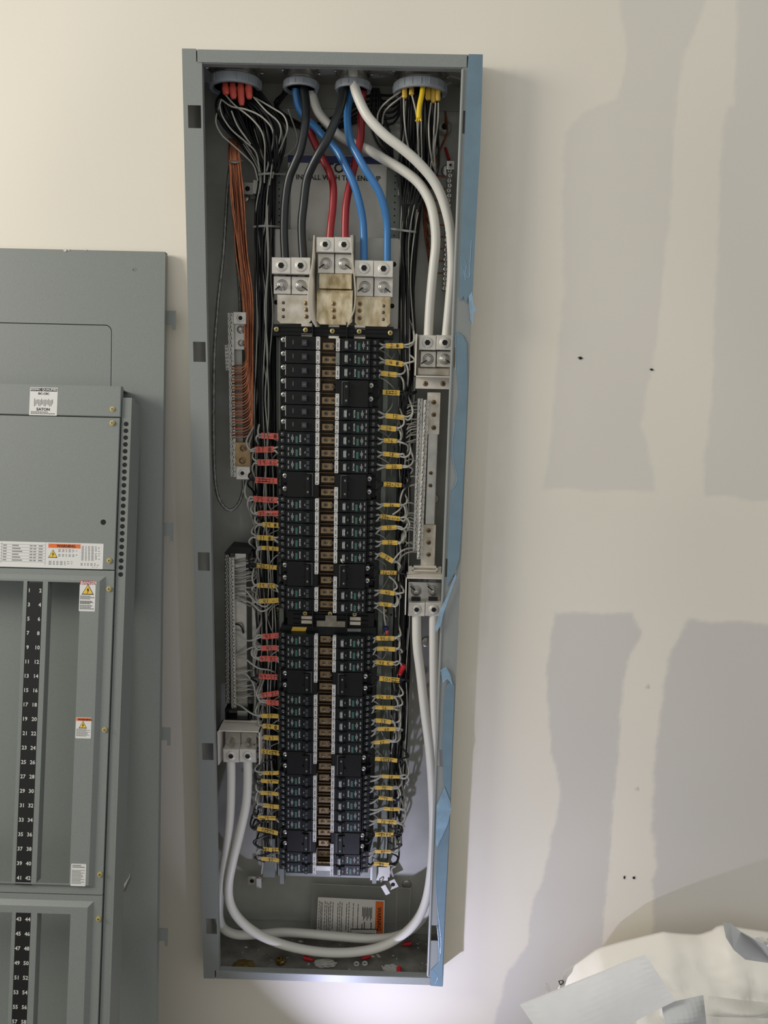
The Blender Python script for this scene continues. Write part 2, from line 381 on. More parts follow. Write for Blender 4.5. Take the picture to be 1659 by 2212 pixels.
MB().box(.0026, WB-.0026, T, DB, HB-.003, HB-.001).build('top_wall', 'box_inside', ENC)
MB().box(.0026, WB-.0026, T, DB, .001, .003).build('bottom_wall', 'box_floor', ENC)
for x, z in ((.075, 1.60), (.46, 1.02), (.455, .71), (.09, .13), (.43, .13), (.463, 1.655)):
    kn = MB(); kn.lathe((x, DB-.0012, z), [(.011, .0012), (.011, 0), (.009, -.001), (.0001, -.001)], 18); kn.build('knockout', 'zinc', ENC)
# ---- blue masking film left on the right-hand flange
def film(name, px, mt, label, D=-.0012, th=.0005, wr=None):
    mb = MB(); mb.prism([P(x, y, D) for x, y in px], (0, -th, 0))
    if wr:
        for a in wr: mb.tube(pcurve([(x, y, D-.0006) for x, y in a], 4), .0008, 5, mi=1, flat=.6)
    return tag(mb.build(name, [mt, 'blue_film']), label, 'masking tape')
film('blue_tape_strip', [(1012, 117), (1043, 119), (1041, 200), (1037, 330), (1030, 450), (1026, 528), (1022, 615), (1019, 660), (1012, 640), (1007, 656), (1001, 640), (995, 650), (991, 637), (992, 593), (995.6, 507), (1000, 400), (1004, 280), (1007, 200)],
     'blue_tape', 'blue masking tape on the right flange of the cabinet, upper length with torn lower end', wr=[[(1003, 560), (1008, 575), (1005, 590), (1012, 600), (1016, 590)], [(996, 575), (1003, 590), (1006, 606)], [(1018, 520), (1016, 560), (1014, 600)]])
film('loose_tape_scrap', [(1012, 640), (1019, 630), (1022, 655), (1030, 670), (1023, 676), (1021, 702), (1016, 690), (1014, 665)], 'blue_film', 'crumpled pale blue tape scrap hanging from the upper tape strip', D=-.003, th=.002, wr=[[(1014, 650), (1018, 670), (1019, 695)]])
film('blue_tape_strip', [(989, 716), (1000, 725), (1008, 741), (1010, 832), (1006, 938), (1001, 1035), (996.5, 1145), (992, 1206), (983, 1238), (964.7, 1267), (967, 1206), (969.6, 1133), (974.5, 1060), (987, 1035), (976, 986), (982, 913), (991, 847), (985, 789), (983.6, 724)],
     'blue_tape', 'blue masking tape on the right flange of the cabinet, middle length with wavy left edge', wr=[[(984, 724), (985, 760), (984, 800)], [(982, 913), (977, 975), (987, 1034), (976, 1058)]])
film('loose_tape_scrap', [(983, 1240), (964, 1290), (949, 1320), (943, 1345), (938, 1362), (944, 1364), (952, 1350), (958, 1325), (970, 1290), (986, 1246)], 'blue_film', 'loose pale blue tape tongue hanging across the lower neutral lugs', D=-.006, th=.001)
film('blue_tape_strip', [(975, 1470), (982, 1483), (979, 1560), (975.5, 1657), (968.6, 1826), (961.7, 1954), (956.5, 2083), (956, 2131), (930, 2129), (930, 2096), (946, 2080), (946, 2000), (941, 1886), (943.4, 1826), (960, 1790), (961.7, 1749), (955, 1611), (961, 1483)],
     'blue_tape', 'blue masking tape on the right flange of the cabinet, lowest length over the bottom corner', wr=[[(944, 2000), (948, 2040), (950, 2075)], [(941, 1886), (944, 1950), (952, 2020), (952, 2060)], [(934, 2095), (945, 2110), (940, 2126)]])
film('loose_tape_scrap', [(952, 1448), (963, 1440), (972, 1455), (978, 1480), (966, 1466), (956, 1475)], 'blue_film', 'small ruffled tape scrap at the head of the lowest tape length', D=-.003, th=.0015, wr=[[(950, 1450), (962, 1444), (975, 1472)]])
film('masking_film', [(943, 1740), (960, 1700), (972, 1730), (974, 1750), (967, 1780), (958, 1800), (944, 1830), (941, 1820)], 'blue_film', 'clear wrinkled film over the lowest blue tape length', D=-.0022, th=.0008, wr=[[(966, 1725), (969, 1742), (974, 1750)], [(962, 1790), (952, 1812), (943, 1824)]])
# ================================================================ CONDUIT BUSHINGS
def bushing(cx, yb, yt, wpx, lab, ribs=14):
    D0 = .078; r = (P(cx+wpx/2, 178, D0).x-P(cx-wpx/2, 178, D0).x)/2
    x = P(cx, 175, D0).x; yf = D0-r; zb = P(cx, yb, yf).z; zt = P(cx, yt, yf).z
    t = thing('conduit_bushing', lab, 'conduit fitting', (x, D0, zb))
    c = (x, D0, 0)
    mb = MB().lathe(c, [(r*.82, zb+.004), (r*.84, zb), (r*.97, zb), (r, zb+.003), (r, zt-.002), (r*.96, zt), (r*.8, zt), (r*.8, zb+.004)], 44, 'z', sm=False)
    for k in range(ribs):
        a = 2*math.pi*k/ribs; mb.tube([(x+r*math.cos(a), D0+r*math.sin(a), zb+.003), (x+r*math.cos(a), D0+r*math.sin(a), zt-.003)], .0012, 5)
    mb.build('bushing_ring', 'pvc_grey', t)
    zn = HB-.003
    MB().lathe(c, [(r*.78, zt), (r*.78, zn)], 32, 'z').lathe(c, [(r*.82, zt+.004), (r*.82, zt+.0065), (r*.79, zt+.0075)], 32, 'z').build('conduit_end', 'zinc', t)
    ln = MB().lathe(c, [(r*.8, zn), (r*.98, zn), (r*.98, zn-.005), (r*.8, zn-.005)], 36, 'z')
    for k in range(8):
        a = 2*math.pi*(k+.3)/8; ln.tube([(x+r*.95*math.cos(a), D0+r*.95*math.sin(a), zn-.0025), (x+r*1.08*math.cos(a), D0+r*1.08*math.sin(a), zn-.0025)], .003, 4)
    ln.build('locknut', 'zinc', t)
    return x, D0, zb, r
B1 = bushing(508, 174, 150, 112, 'large grey conduit bushing, leftmost of the four, packed with orange-taped wires')
B2 = bushing(650, 181, 163, 76, 'small grey conduit bushing second from the left with a feeder set')
B3 = bushing(763, 183, 165, 77, 'small grey ribbed conduit bushing third from the left with white cable in front')
B4 = bushing(908, 184, 161, 117, 'large grey ribbed conduit bushing at the right, packed with yellow wires', 20)
# ================================================================ PANEL INTERIOR (chassis)
IN = thing('panelboard_interior', 'breaker chassis of the electrical cabinet with metal pan, busbars and main lugs', 'chassis', (.25, DB, .25))
def pbox(mb, x0, y0, x1, y1, D0, D1, mi=0, b=None):
    a, c, e, f = rect(x0, y0, x1, y1, D0)
    if b: mb.bev(a, c, D0, D1, e, f, b, mi)
    else: mb.box(a, c, D0, D1, e, f, mi)
    return a, c, e, f
PD = .112
pan = MB(); xa = P(594, 1100, PD).x; xb = P(862, 1100, PD).x
ztop = P(720, 706, PD).z; zbot = P(700, 1894, PD).z
pan.box(.139, .385, PD, PD+.002, zbot, ztop); pan.box(.139, .141, PD, DB, zbot, ztop); pan.box(.383, .385, PD, DB, zbot, ztop)
pan.build('pan', 'pan', IN)
r_ = MB(); r_.box(.150, .159, .086, PD, P(600, 1900, .1).z, P(600, 735, .1).z); r_.box(.352, .361, .086, PD, P(820, 1900, .1).z, P(820, 735, .1).z)
r_.build('breaker_rail', 'pan', IN)
ph = MB()
for x, y in ((600, 727), (865, 738), (598, 1318), (598, 1336), (845, 1328)): ph.lathe((P(x, y, PD).x, PD-.0004, P(x, y, PD).z), [(.0022, .0004), (.0022, 0), (.0001, 0)], 10)
ph.build('pan_hole', 'dark_hole', IN)['kind'] = 'stuff'
# upper perforated wings + label plate
for x0, x1 in ((591, 626), (834, 864)):
    mb = MB(); a, b, c, d = rect(x0, 368, x1, 560, .120); mb.box(a, b, .120, .122, c, d)
    mb.build('perforated_wing', 'pan_light' if False else 'pan', IN)
    hm = MB(); xm = a+(b-a)*(.35 if x0 < 700 else .6)
    for k in range(10): hm.lathe((xm, .1196, d-.010-k*.0118), [(.0014, .0004), (.0014, 0), (.0001, 0)], 8)
    hm.build('wing_holes', 'dark_hole', IN)['kind'] = 'stuff'
mb = MB(); a, b, c, d = rect(622, 336, 834, 560, .124); mb.box(a, b, .124, .126, c, d); mb.build('label_plate', 'plate_label', IN)
mb = MB(); A, B, c0, d0 = rect(622, 337, 832, 353, .1238); mb.box(A, B, .1236, .124, c0, d0); mb.build('navy_band', 'navy', IN)
mb = MB(); mb.text('TOP', P(731, 363, .1234), (1, 0, 0), (0, 0, 1), .024)
mb.text('INSTALL WITH THIS END UP', P(731, 384, .1234), (1, 0, 0), (0, 0, 1), .0125); mb.build('printed_text', 'ink', IN)
# light base plate behind the lugs
mb = MB(); a, b, c, d = rect(580, 512, 862, 706, .098)
lp = [(a, c), (a+.03, c), (a+.03, c-.001), (b, c-.001), (b, d-.004), (b-.004, d), (b-.06, d), (b-.06, d-.008), (a+.075, d-.008), (a+.075, d+.012), (a+.012, d+.012), (a+.012, d), (a+.003, d), (a, d-.003)]
mb.prism([(x, .098, z) for x, z in lp], (0, .004, 0)); mb.box(a, a+.003, .102, .12, c, d).box(b-.003, b, .102, .12, c, d)
mb.build('lug_base_plate', 'pan_light', IN)
hm = MB()
for x, y in ((597, 653), (847, 661), (851, 571)): hm.lathe((P(x, y, .098).x, .0976, P(x, y, .098).z), [(.0045, .0004), (.0045, 0), (.0001, 0)], 12)
hm.build('plate_hole', 'dark_hole', IN)
def socket(mb, x, y, z, r):
    mb.lathe((x, y, z), [(r, .001), (r, -.0012), (r*.82, -.0016), (r*.62, -.001), (r*.62, -.0016)], 24, mi=0)
    mb.lathe((x, y, z), [(r*.62, -.0012), (r*.42, -.0012)], 24, mi=1, sm=False)
    mb.lathe((x, y, z), [(r*.56, -.0020), (r*.4, -.0016), (.0001, -.0012)], 6, mi=2, sm=False)
def bolt(mb, x, y, z, r=.0095, ang=None):
    mb.lathe((x, y, z), [(r*1.25, .0005), (r*1.25, -.0012), (r*.9, -.0014)], 24)
    mb.lathe((x, y, z), [(r*.9, -.0014), (r*.85, -.0035), (r*.6, -.004)], 24)
    mb.lathe((x, y, z), [(r*.55, -.004), (r*.5, -.010), (.0001, -.0105)], 6, sm=False)
def lug(x0, y0, x1, y1, ya, yb, DF=.052, Dt=.066, nm='main_lug', tick=-1, flip=False, parent=None, lab=None):
    """terminal lug: upper block with hex-socket set screw + lower bolted tongue (px boxes)"""
    parent = parent or IN
    mb = MB(); a, b, c, d = pbox(mb, x0, y0, x1, y1, DF, DF+.034, 0, .0008)
    socket(mb, (a+b)/2, DF, (c+d)/2, min(b-a, d-c)*.36)
    o = mb.build(nm, ['alu', 'screw_dark', 'dark_hole'], parent)
    mb = MB(); a2, b2, c2, d2 = rect(x0+6, ya, x1+(2 if x1 > 0 else 0), yb, Dt); a2 = P(x0+(4 if tick < 0 else 1), ya, Dt).x; b2 = P(x1, ya, Dt).x
    mb.bev(a2, b2, Dt, Dt+.012, c2, d2, .0006, 0)
    q = mb.build('lug_tongue', 'alu', o)
    mb = MB(); bolt(mb, (a2+b2)/2, Dt, (c2+d2)/2, .0082); mb.build('clamp_bolt', 'zinc', o)
    mb = MB(); X, Z = (a2+b2)/2, (c2+d2)/2
    mb.tube(curve([(X, Dt-.004, Z-.001), (X+tick*.006, Dt-.006, Z-.004), (X+tick*.0125, Dt-.001, Z-.0085)], 4), .0011, 6); mb.build('probe_wire', 'ink', o)
    mb = MB(); mb.box((a+b)/2-.007, (a+b)/2+.006, DF+.016, DF+.03, min(c, d)-.006, min(c, d)+.001); mb.build('set_screw_end', 'screw_dark', o)
    return o
lug(587, 556, 628, 591, 597, 635, tick=-1); lug(629, 556, 670, 592, 598, 636, tick=1)
lug(683, 512, 722, 544, 548, 590, tick=-1); lug(723, 512, 763, 545, 549, 591, tick=1)
lug(766, 562, 807, 596, 599, 640, tick=-1); lug(808, 563, 849, 598, 600, 641, tick=1)
def plate(x0, y0, x1, y1, D, mt, holes=(), screws=(), cham=.006, nm='bus_plate', th=.004):
    a, b, c, d = rect(x0, y0, x1, y1, D)
    mb = MB(); mb.prism([(x, D, z) for x, z in ((a, c+cham), (a+cham, c), (b-cham, c), (b, c+cham), (b, d), (a, d))], (0, th, 0))
    mb.box(a, a+.002, D+th, D+.02, c+cham, d); mb.box(b-.002, b, D+th, D+.02, c+cham, d)
    o = mb.build(nm, mt, IN)
    hm = MB()
    for x, y in holes:
        p = P(x, y, D); hm.lathe((p.x, D-.0003, p.z), [(.0030, .0003), (.0030, 0), (.0001, 0)], 12)
    if holes: hm.build('plate_hole', 'screw_dark', o)
    sm = MB()
    for x, y in screws:
        p = P(x, y, D); screw(sm, p.x, D, p.z, .0042, 0, 1)
    if screws: sm.build('plate_screw', ['bus_metal', 'ink'], o)
    return o
plate(599, 637, 672, 699, .064, 'tin', [(612, 654), (612, 669), (612, 684)], [(661, 655), (662, 669), (662, 684)])
plate(767, 641, 843, 705, .064, 'tin_gold', [(829, 661), (828, 675), (828, 690)], [(778, 656), (777, 671), (777, 687)])
a, b, c, d = rect(689, 591, 760, 624, .066); MB().bev(a, b, .066, .078, c, d, .001).build('bus_plate', 'tin_gold', IN)
# bent middle plate: curved shoulder then flat face
a, b, c, d = rect(684, 646, 761, 701, .052)
mb = MB(); mb.prism([(x, .052, z) for x, z in ((a, c+.006), (a+.006, c), (b-.006, c), (b, c+.006), (b, d), (a, d))], (0, .004, 0))
arc = [(.052+.018*(1-math.cos(t)), d+.018*math.sin(t)) for t in [k*math.pi/16 for k in range(9)]]
vs = [(x, y, z) for y, z in arc for x in (a, b)]
mb.add(vs, [(2*k, 2*k+1, 2*k+3, 2*k+2) for k in range(8)], 0, True)
for x in (a, b): mb.add([(x, y, z) for y, z in arc]+[(x, .07, d)], [tuple(range(10))])
o = mb.build('bus_plate', 'tin_gold', IN)
sm = MB()
for x, y in ((721, 656), (721, 670), (721, 685)): p = P(x, y, .052); screw(sm, p.x, .052, p.z, .0042)
sm.build('plate_screw', ['bus_metal', 'ink'], o)
# curved white phase barriers
def barrier(pts, w):
    """pts: (px, y, depthfront, depthback)"""
    f = curve([P(q[0], q[1], q[2]) for q in pts], 5); g = curve([P(q[0]+q[4], q[1], q[3]) for q in pts], 5)
    mb = MB(); n = len(f); off = Vector((.0016, 0, 0)); vs = f+g+[p+off for p in f]+[p+off for p in g]
    fs = []
    for i in range(n-1):
        fs += [(i, i+1, n+i+1, n+i), (2*n+i, 3*n+i, 3*n+i+1, 2*n+i+1), (i, 2*n+i, 2*n+i+1, i+1), (n+i, n+i+1, 3*n+i+1, 3*n+i)]
    mb.add(vs, fs, 0, True); return mb.build('phase_barrier', 'translucent_sheet', IN)
barrier([(677, 508, .050, .094, 3), (674, 560, .046, .092, 9), (668, 600, .042, .086, 14), (664, 640, .038, .075, 18), (666, 670, .040, .070, 19), (672, 690, .045, .066, 17), (681, 706, .05, .062, 9)], 0)
barrier([(757, 508, .050, .094, 9), (760, 560, .046, .092, 5), (764, 600, .044, .090, 3), (766, 640, .046, .088, 3), (763, 670, .048, .088, 4), (755, 690, .05, .08, 5), (749, 706, .052, .07, 3)], 0)
# black phase insulator bars with brass screws and tin tabs
def insulator(y0, y1, xl, xr, tabs, screws, scr_y):
    mb = MB(); a, b, c, d = pbox(mb, xl, y0, xr, y1, .066, .110); z = (c+d)/2
    for k in range(3): mb.box(a+.012, b-.012, .062, .066, c+.002+k*(d-c)/3, c+.004+k*(d-c)/3)
    for x in (677, 750): xx = P(x, (y0+y1)/2, .066).x; mb.box(xx-.001, xx+.001, .052, .066, c-.004, d+.006)
    o = mb.build('phase_insulator', 'black_plastic', IN)
    for x, y in screws:
        sm = MB(); p = P(x, y, .060); screw(sm, p.x, .060, p.z, .0047); sm.box(p.x-.0045, p.x+.0045, .0601, .066, p.z-.0045, p.z+.0045, 1); sm.build('insulator_screw', ['brass', 'ink'], o)
    for x0, ya, x1, yb in tabs:
        tm = MB(); pbox(tm, x0, ya, x1, yb, .063, .068); tm.build('bus_tab', 'tin', o)
insulator(703, 728, 590, 850, [(651, 698, 674, 706), (651, 721, 674, 727), (710, 700, 733, 709), (710, 723, 732, 731), (766, 702, 789, 711), (765, 724, 789, 732)],
          [(597, 711), (660, 713), (718, 715), (776, 716), (843, 719)], 715)
insulator(1322, 1352, 621, 808, [(651, 1331, 674, 1347), (703, 1331, 726, 1348), (756, 1333, 779, 1350)], [(659, 1325), (713, 1326), (766, 1327)], 1325)
for x, y in ((599, 1316), (831, 1320)):
    mb = MB(); p = P(x, y, .1); screw(mb, p.x, .100, p.z, .0047); mb.box(p.x-.006, p.x+.006, .1005, PD, p.z-.006, p.z+.006, 1); mb.build('insulator_screw', ['brass', 'ink'], IN)
mb = MB(); pbox(mb, 684, 1342, 746, 1354, .058, .064); pbox(mb, 703, 1330, 727, 1345, .0575, .06); mb.build('joint_plate', 'zinc_dull', IN)
mb = MB(); a, b, c, d = pbox(mb, 608, 1353, 812, 1372, .066, .112); mb.build('section_end_cover', 'black_tandem', IN)
mb = MB(); p = P(646, 1359, .0655); mb.prism([p+Vector(v) for v in ((-.016, 0, -.0045), (.013, 0, -.0045), (.016, 0, .0045), (-.013, 0, .0045))], (0, -.0006, 0)); mb.build('amber_sticker', 'yellow_tape', IN)
mb = MB(); p = P(765, 1361, .0655); mb.box(p.x-.0135, p.x+.0135, .0648, .0655, p.z-.003, p.z+.003); mb.build('blank_sticker', 'grey_print', IN)
# centre busbar stack: brown insulator with one contact plate per circuit row
ZU = [1.3250-.0254*k for k in range(21)]; ZL = [.7435-.02545*k for k in range(21)]
BX0, BX1 = .2335, .2625
def bus_section(Z):
    mb = MB(); mb.box(BX0-.004, BX1+.004, .082, .110, Z[-1]-.014, Z[0]+.013); mb.build('bus_carrier', 'bus_brown', IN)
    for k, z in enumerate(Z):
        rib = MB(); rib2 = MB(); br = MB(); sc = MB(); s2 = MB()
        zz = z-.004
        rib.box(BX0-.001, BX1+.001, .066, .082, zz-.0135, zz-.0115); rib2.box(BX0-.001, BX1+.001, .070, .082, zz-.0100, zz-.0090)
        x0, x1 = (BX0, BX1) if k % 3 else (BX0+.001, BX1-.004)
        br.bev(x0+.001, x1-.001, .066, .082, zz-.0068, zz+.0062, .0007); br.box(x0+.018, x0+.0195, .0645, .066, zz-.0060, zz+.0054)
        screw(sc, x0+.0105, .066, zz, .0043); screw(s2, x0+.0235, .066, zz, .0033)
        rib.build('bus_rib', 'bus_brown', IN); rib2.build('bus_rib', 'bus_brown', IN); c = br.build('bus_contact', 'bus_metal', IN)
        sc.build('contact_screw', ['zinc_dull', 'ink'], c); s2.build('contact_screw', ['zinc_dull', 'ink'], c)
bus_section(ZU); bus_section(ZL)
# bottom of the chassis: bright end tab, clip, feet
mb = MB(); pbox(mb, 683, 1871, 722, 1881, .050, .060); mb.build('end_tab', 'zinc', IN)
mb = MB(); pbox(mb, 800, 1873, 838, 1902, .100, .102); pbox(mb, 836, 1870, 842, 1895, .09, .12); mb.build('end_flange', 'pan_light', IN)
mb = MB(); mb.tube(pcurve([(829, 1896, .1), (826, 1902, .095), (822, 1904, .095), (820, 1899, .1)], 4), .0012, 6); mb.build('wire_clip', 'zinc', IN)
def foot(px, rot, flip, nm, lab, y1=None):
    p = P(px[0], px[1], .125); s = -1 if flip else 1; mb = MB()
    c, q = math.cos(rot), math.sin(rot)
    def L(x, z, y): return (p.x+s*(x*c-z*q), y, p.z+x*q+z*c)
    for (x0, x1, z0, z1, y0, y2) in ((-.010, .012, -.010, .011, .120, .1225), (.011, .0135, -.010, .014, .112, .122), (.011, .022, -.010, .014, .110, .1125)):
        v = [L(x, z, y) for x in (x0, x1) for y in (y0, y2) for z in (z0, z1)]
        mb.add(v, [(0, 1, 3, 2), (4, 6, 7, 5), (0, 4, 5, 1), (2, 3, 7, 6), (0, 2, 6, 4), (1, 5, 7, 3)])
    mb.lathe(L(-.001, 0, .1195), [(.0046, .0004), (.0046, 0), (.0001, 0)], 14, mi=1)
    mb.build('mounting_foot', ['pan_light', 'dark_hole'], IN)
foot((537, 409), -.05, False, 'a', ''); foot((885, 415), .05, True, 'b', '')
foot((546, 1900), .0, False, 'c', ''); foot((848, 1908), -.5, True, 'd', '')
for q in ((568, 1812, 594, 1895, .118, .12), (540, 400, 575, 430, .124, .126)):
    mb = MB(); pbox(mb, *q); mb.build('bracket_web', 'pan', IN)
# ================================================================ CIRCUIT BREAKERS
BD = .046
def mk_breaker(kind, side):
    """parts list of (name, mesh builder, materials); local frame: x outward from the bus (times side), y depth, z up, origin at the label edge"""
    out = []; s = side
    def B(mb, x0, x1, y0, y1, z0, z1, b=None, mi=0):
        a, c = sorted((s*x0, s*x1)); (mb.bev(a, c, y0, y1, z0, z1, b, mi) if b else mb.box(a, c, y0, y1, z0, z1, mi))
    if kind == 'single':
        body = MB(); B(body, .0075, .0645, 0, .060, -.0122, .0122, .0008); B(body, .0645, .074, .011, .060, -.0010, .0120); B(body, .0645, .078, .026, .060, -.0122, .0122)
        B(body, .0655, .069, .006, .011, -.012, -.002)
        out.append(('breaker_body', body, 'black_breaker'))
        w = MB(); B(w, .0638, .0646, -.0004, .006, -.0085, .011); B(w, .0500, .0503, -.0003, 0, -.003, .005); out.append(('edge_line', w, 'white_print'))
        h = MB(); B(h, .0235, .0330, -.0065, 0, -.0055, .0055, .0012); out.append(('handle', h, 'handle_black'))
        m = MB(); m.text('OFF' if False else 'ON', (s*.0285, -.0067, 0), (1, 0, 0), (0, 0, 1), .0032); out.append(('handle_mark', m, 'grey_print'))
        r = MB(); B(r, .0195, .0235, -.0002, .004, -.0055, .0055); B(r, .0145, .0165, -.0002, .004, -.005, .005); out.append(('handle_slot', r, 'dark_hole'))
        t = MB(); screw(t, s*.0695, .0095, .0052, .0050, 0, 1); out.append(('terminal_screw', t, ['white_print' if False else 'screw_steel', 'ink']))
        zc, zh = 0, .0118
    elif kind == 'tandem':
        body = MB(); B(body, .0075, .0640, 0, .060, -.0122, .0122, .0008)
        B(body, .0120, .0300, -.0025, 0, -.0100, .0104, .0008)
        B(body, .0640, .0800, .0125, .060, -.0122, -.0008); B(body, .0640, .0800, .0125, .060, .0008, .0122); B(body, .064, .077, .02, .06, -.002, .002)
        B(body, .0655, .0675, .008, .0125, -.0120, -.0010); B(body, .0655, .0675, .008, .0125, .0008, .0120)
        out.append(('breaker_body', body, 'black_tandem'))
        h = MB(); B(h, .0175, .0235, -.0080, -.0025, .0008, .0086, .001); B(h, .0175, .0235, -.0080, -.0025, -.0086, -.0008, .001); out.append(('handle', h, 'handle_black'))
        w = MB()
        if side > 0:
            for x in (.0170, .0190, .0208): B(w, x, x+.0009, -.0084, -.0079, -.0055, .0065)
        w.text('EATON', (s*.0362, -.0004, 0), (0, 0, 1), (-1, 0, 0), .0042)
        B(w, .0508, .0515, -.0004, 0, -.0070, .0070); B(w, .0490, .0495, -.0004, 0, -.003, .003); B(w, .0528, .0533, -.0004, 0, -.003, .003)
        out.append(('white_marking', w, 'white_print'))
        g = MB(); B(g, .0408, .0452, -.0004, 0, -.0090, .0040); out.append(('green_marking', g, 'green_print'))
        v = MB(); B(v, .0255, .0278, -.0029, -.0024, -.0030, .0010); B(v, .0575, .0600, -.0003, 0, .002, .008); B(v, .0575, .0600, -.0003, 0, -.008, -.002); out.append(('grey_marking', v, 'grey_print'))
        t = MB(); screw(t, s*.0715, .0115, .0062, .0036, 0, 1); screw(t, s*.0715, .0115, -.0062, .0036, 0, 1); out.append(('terminal_screw', t, ['screw_dull', 'ink']))
        zc = 0
    else:
        body = MB(); B(body, .0005, .0620, -.001, .060, -.0376, .0122, .001); B(body, .0620, .0700, .008, .060, -.0100, .0118); B(body, .0620, .0700, .008, .060, -.0372, -.0150); B(body, .062, .0775, .024, .06, -.037, .012)
        out.append(('breaker_body', body, 'black_breaker'))
        h = MB(); B(h, .0165, .0260, -.0075, -.001, -.0335, .0075, .0014); B(h, .026, .030, -.003, -.001, -.006, .006); B(h, .026, .030, -.003, -.001, -.0315, -.019); out.append(('handle_tie', h, 'black_plastic'))
        w = MB(); B(w, .0120, .0126, -.0014, -.0009, -.034, .0095); B(w, .0120, .0230, -.0014, -.0009, .0090, .0096); out.append(('frame_line', w, 'grey_print'))
        m = MB(); B(m, .0190, .0222, -.0080, -.0074, -.0015, .0020); B(m, .0190, .0222, -.0080, -.0074, -.0275, -.0240); out.append(('handle_mark', m, 'grey_print'))
        t = MB(); screw(t, s*.0665, .0065, .0030, .0048, 0, 1); screw(t, s*.0665, .0065, -.0224, .0048, 0, 1); out.append(('terminal_screw', t, ['screw_steel', 'ink']))
    z0, z1 = (-.0118, .0118) if not (kind == 'double' and side > 0) else (-.0372, -.0136)
    l = MB(); a, c = sorted((0, s*.0070)); yl = -.0026
    pts = []
    for (cx, cz, st) in ((a+.0012, z0+.0012, 180), (c-.0012, z0+.0012, 270), (c-.0012, z1-.0012, 0), (a+.0012, z1-.0012, 90)):
        for k in range(4): an = math.radians(st+30*k); pts.append((cx+.0012*math.cos(an), yl, cz+.0012*math.sin(an)))
    l.prism(pts, (0, .012, 0), 0)
    l.box(a+.0020, c-.0026, yl-.0003, yl, z1-.0032, z1-.0020, 2); l.box(a+.0020, c-.0026, yl-.0003, yl, z0+.0018, z0+.0034, 1)
    l.box(a+.0024, c-.0024, yl-.0002, yl, z0+.007, z1-.008, 2)
    out.append(('circuit_label', l, ['label_white', 'ink', 'label_smoke']))
    return out
PROTO = {}
def place(kind, side, z, label, group=None, smoke=False):
    x = .2328 if side < 0 else .2628
    key = (kind, side)
    t = thing('circuit_breaker', label, 'circuit breaker', (x, BD, z), 'circuit breakers of the two stacks')
    if key not in PROTO:
        ch = []
        for nm, mb, mt in mk_breaker(kind, side):
            mb.v = [(v[0]+x, v[1]+BD, v[2]+z) for v in mb.v]; ch.append(mb.build(nm, mt, t))
        PROTO[key] = ch
    else:
        for c in PROTO[key]:
            d = c.copy(); COL.objects.link(d); d.parent = t
            if smoke and 'circuit_label' in d.name: d.data = d.data.copy(); d.data.materials[0] = MATS['label_smoke']
    return t
ORD = ['topmost', 'second', 'third', 'fourth', 'fifth', 'sixth', 'seventh', 'eighth', 'ninth', 'tenth', 'eleventh', 'twelfth', 'thirteenth', 'fourteenth', 'fifteenth', 'sixteenth', 'seventeenth', 'eighteenth', 'nineteenth', 'twentieth', 'lowest']
TERM = {}      # circuit number -> (side, z)
for sect, Z in (('upper', ZU), ('lower', ZL)):
    base = 1 if sect == 'upper' else 43
    for side in (-1, 1):
        k = 0
        while k < 21:
            num = base+2*k+(1 if side > 0 else 0); dz = -.0022 if side > 0 else 0
            colr = 'right' if side > 0 else 'left'; z = Z[k]+dz
            if sect == 'upper' and side < 0 and k < 7:
                place('single', side, z, f'{ORD[k]} single-pole black breaker with silver screw and no flagged wire, upper left stack')
                k += 1
            elif k in (3, 10, 17) and not (sect == 'upper' and side < 0 and k == 3):
                place('double', side, z, f'wide double-pole black breaker beside flag {num}+{num+2}, {ORD[k]} slot of the {sect} {colr} stack')
                TERM[num] = (side, z, 'd'); k += 2
            else:
                fl = 'orange' if num in (15, 17, 19, 25, 27, 43, 45, 47, 53, 55) else 'yellow'
                extra = ''
                place('tandem', side, z, f'black tandem breaker wired to {fl} flag {num}, {ORD[k]} slot of the {sect} {colr} stack', smoke=(num == 4))
                TERM[num] = (side, z, 't'); k += 1
# paint chip stuck to a breaker
mb = MB(); mb.prism([P(x, y, BD-.003) for x, y in ((735, 1208), (741, 1207), (744, 1213), (741, 1216), (737, 1213))], (0, -.0015, 0))
tag(mb.build('paint_chip', 'paper'), 'small white chip of compound lying on a right-hand breaker', 'chip')
# ================================================================ FEEDER CABLES
def cable(pts, r, mt, nm, label, cat='cable', group=None, n=12, seg=7):
    o = MB().tube(pcurve(pts, seg), r, n).build(nm, mt); return tag(o, label, cat, group)
F_ = 'heavy feeder cables'
up = .075
cable([(655, 150, up), (655.6, 184, up), (660, 215, .070), (661, 247, .062), (658, 278, .055), (648.6, 325, .052), (636, 356, .056), (623.5, 388, .062), (616, 438, .068), (613.5, 500, .070), (616, 562, .070)], .0078, 'cable_black', 'feeder_cable', 'thick black feeder cable from second bushing to the far left lug', group=F_)
cable([(746, 150, .07), (744, 184, .068), (741, 207, .062), (733, 239, .052), (720.7, 270, .042), (706.6, 301, .036), (687.8, 333, .040), (672, 364, .050), (662, 392, .058), (656, 440, .066), (651.5, 490, .070), (655, 562, .070)], .0078, 'cable_black', 'feeder_cable', 'thick black feeder cable crossing in front from third bushing to the second lug', group=F_)
cable([(632, 150, .085), (637.6, 184, .085), (639, 203, .088), (645, 231, .092), (659, 255, .094), (678, 272, .092), (696, 292, .088), (718, 314, .078), (733, 333, .070), (745, 357, .064), (763, 394, .060), (776, 437, .062), (784.6, 487, .068), (786.5, 568, .072)], .0070, 'cable_blue', 'feeder_cable', 'thick blue feeder cable from second bushing to the left one of the right lug pair', group=F_)
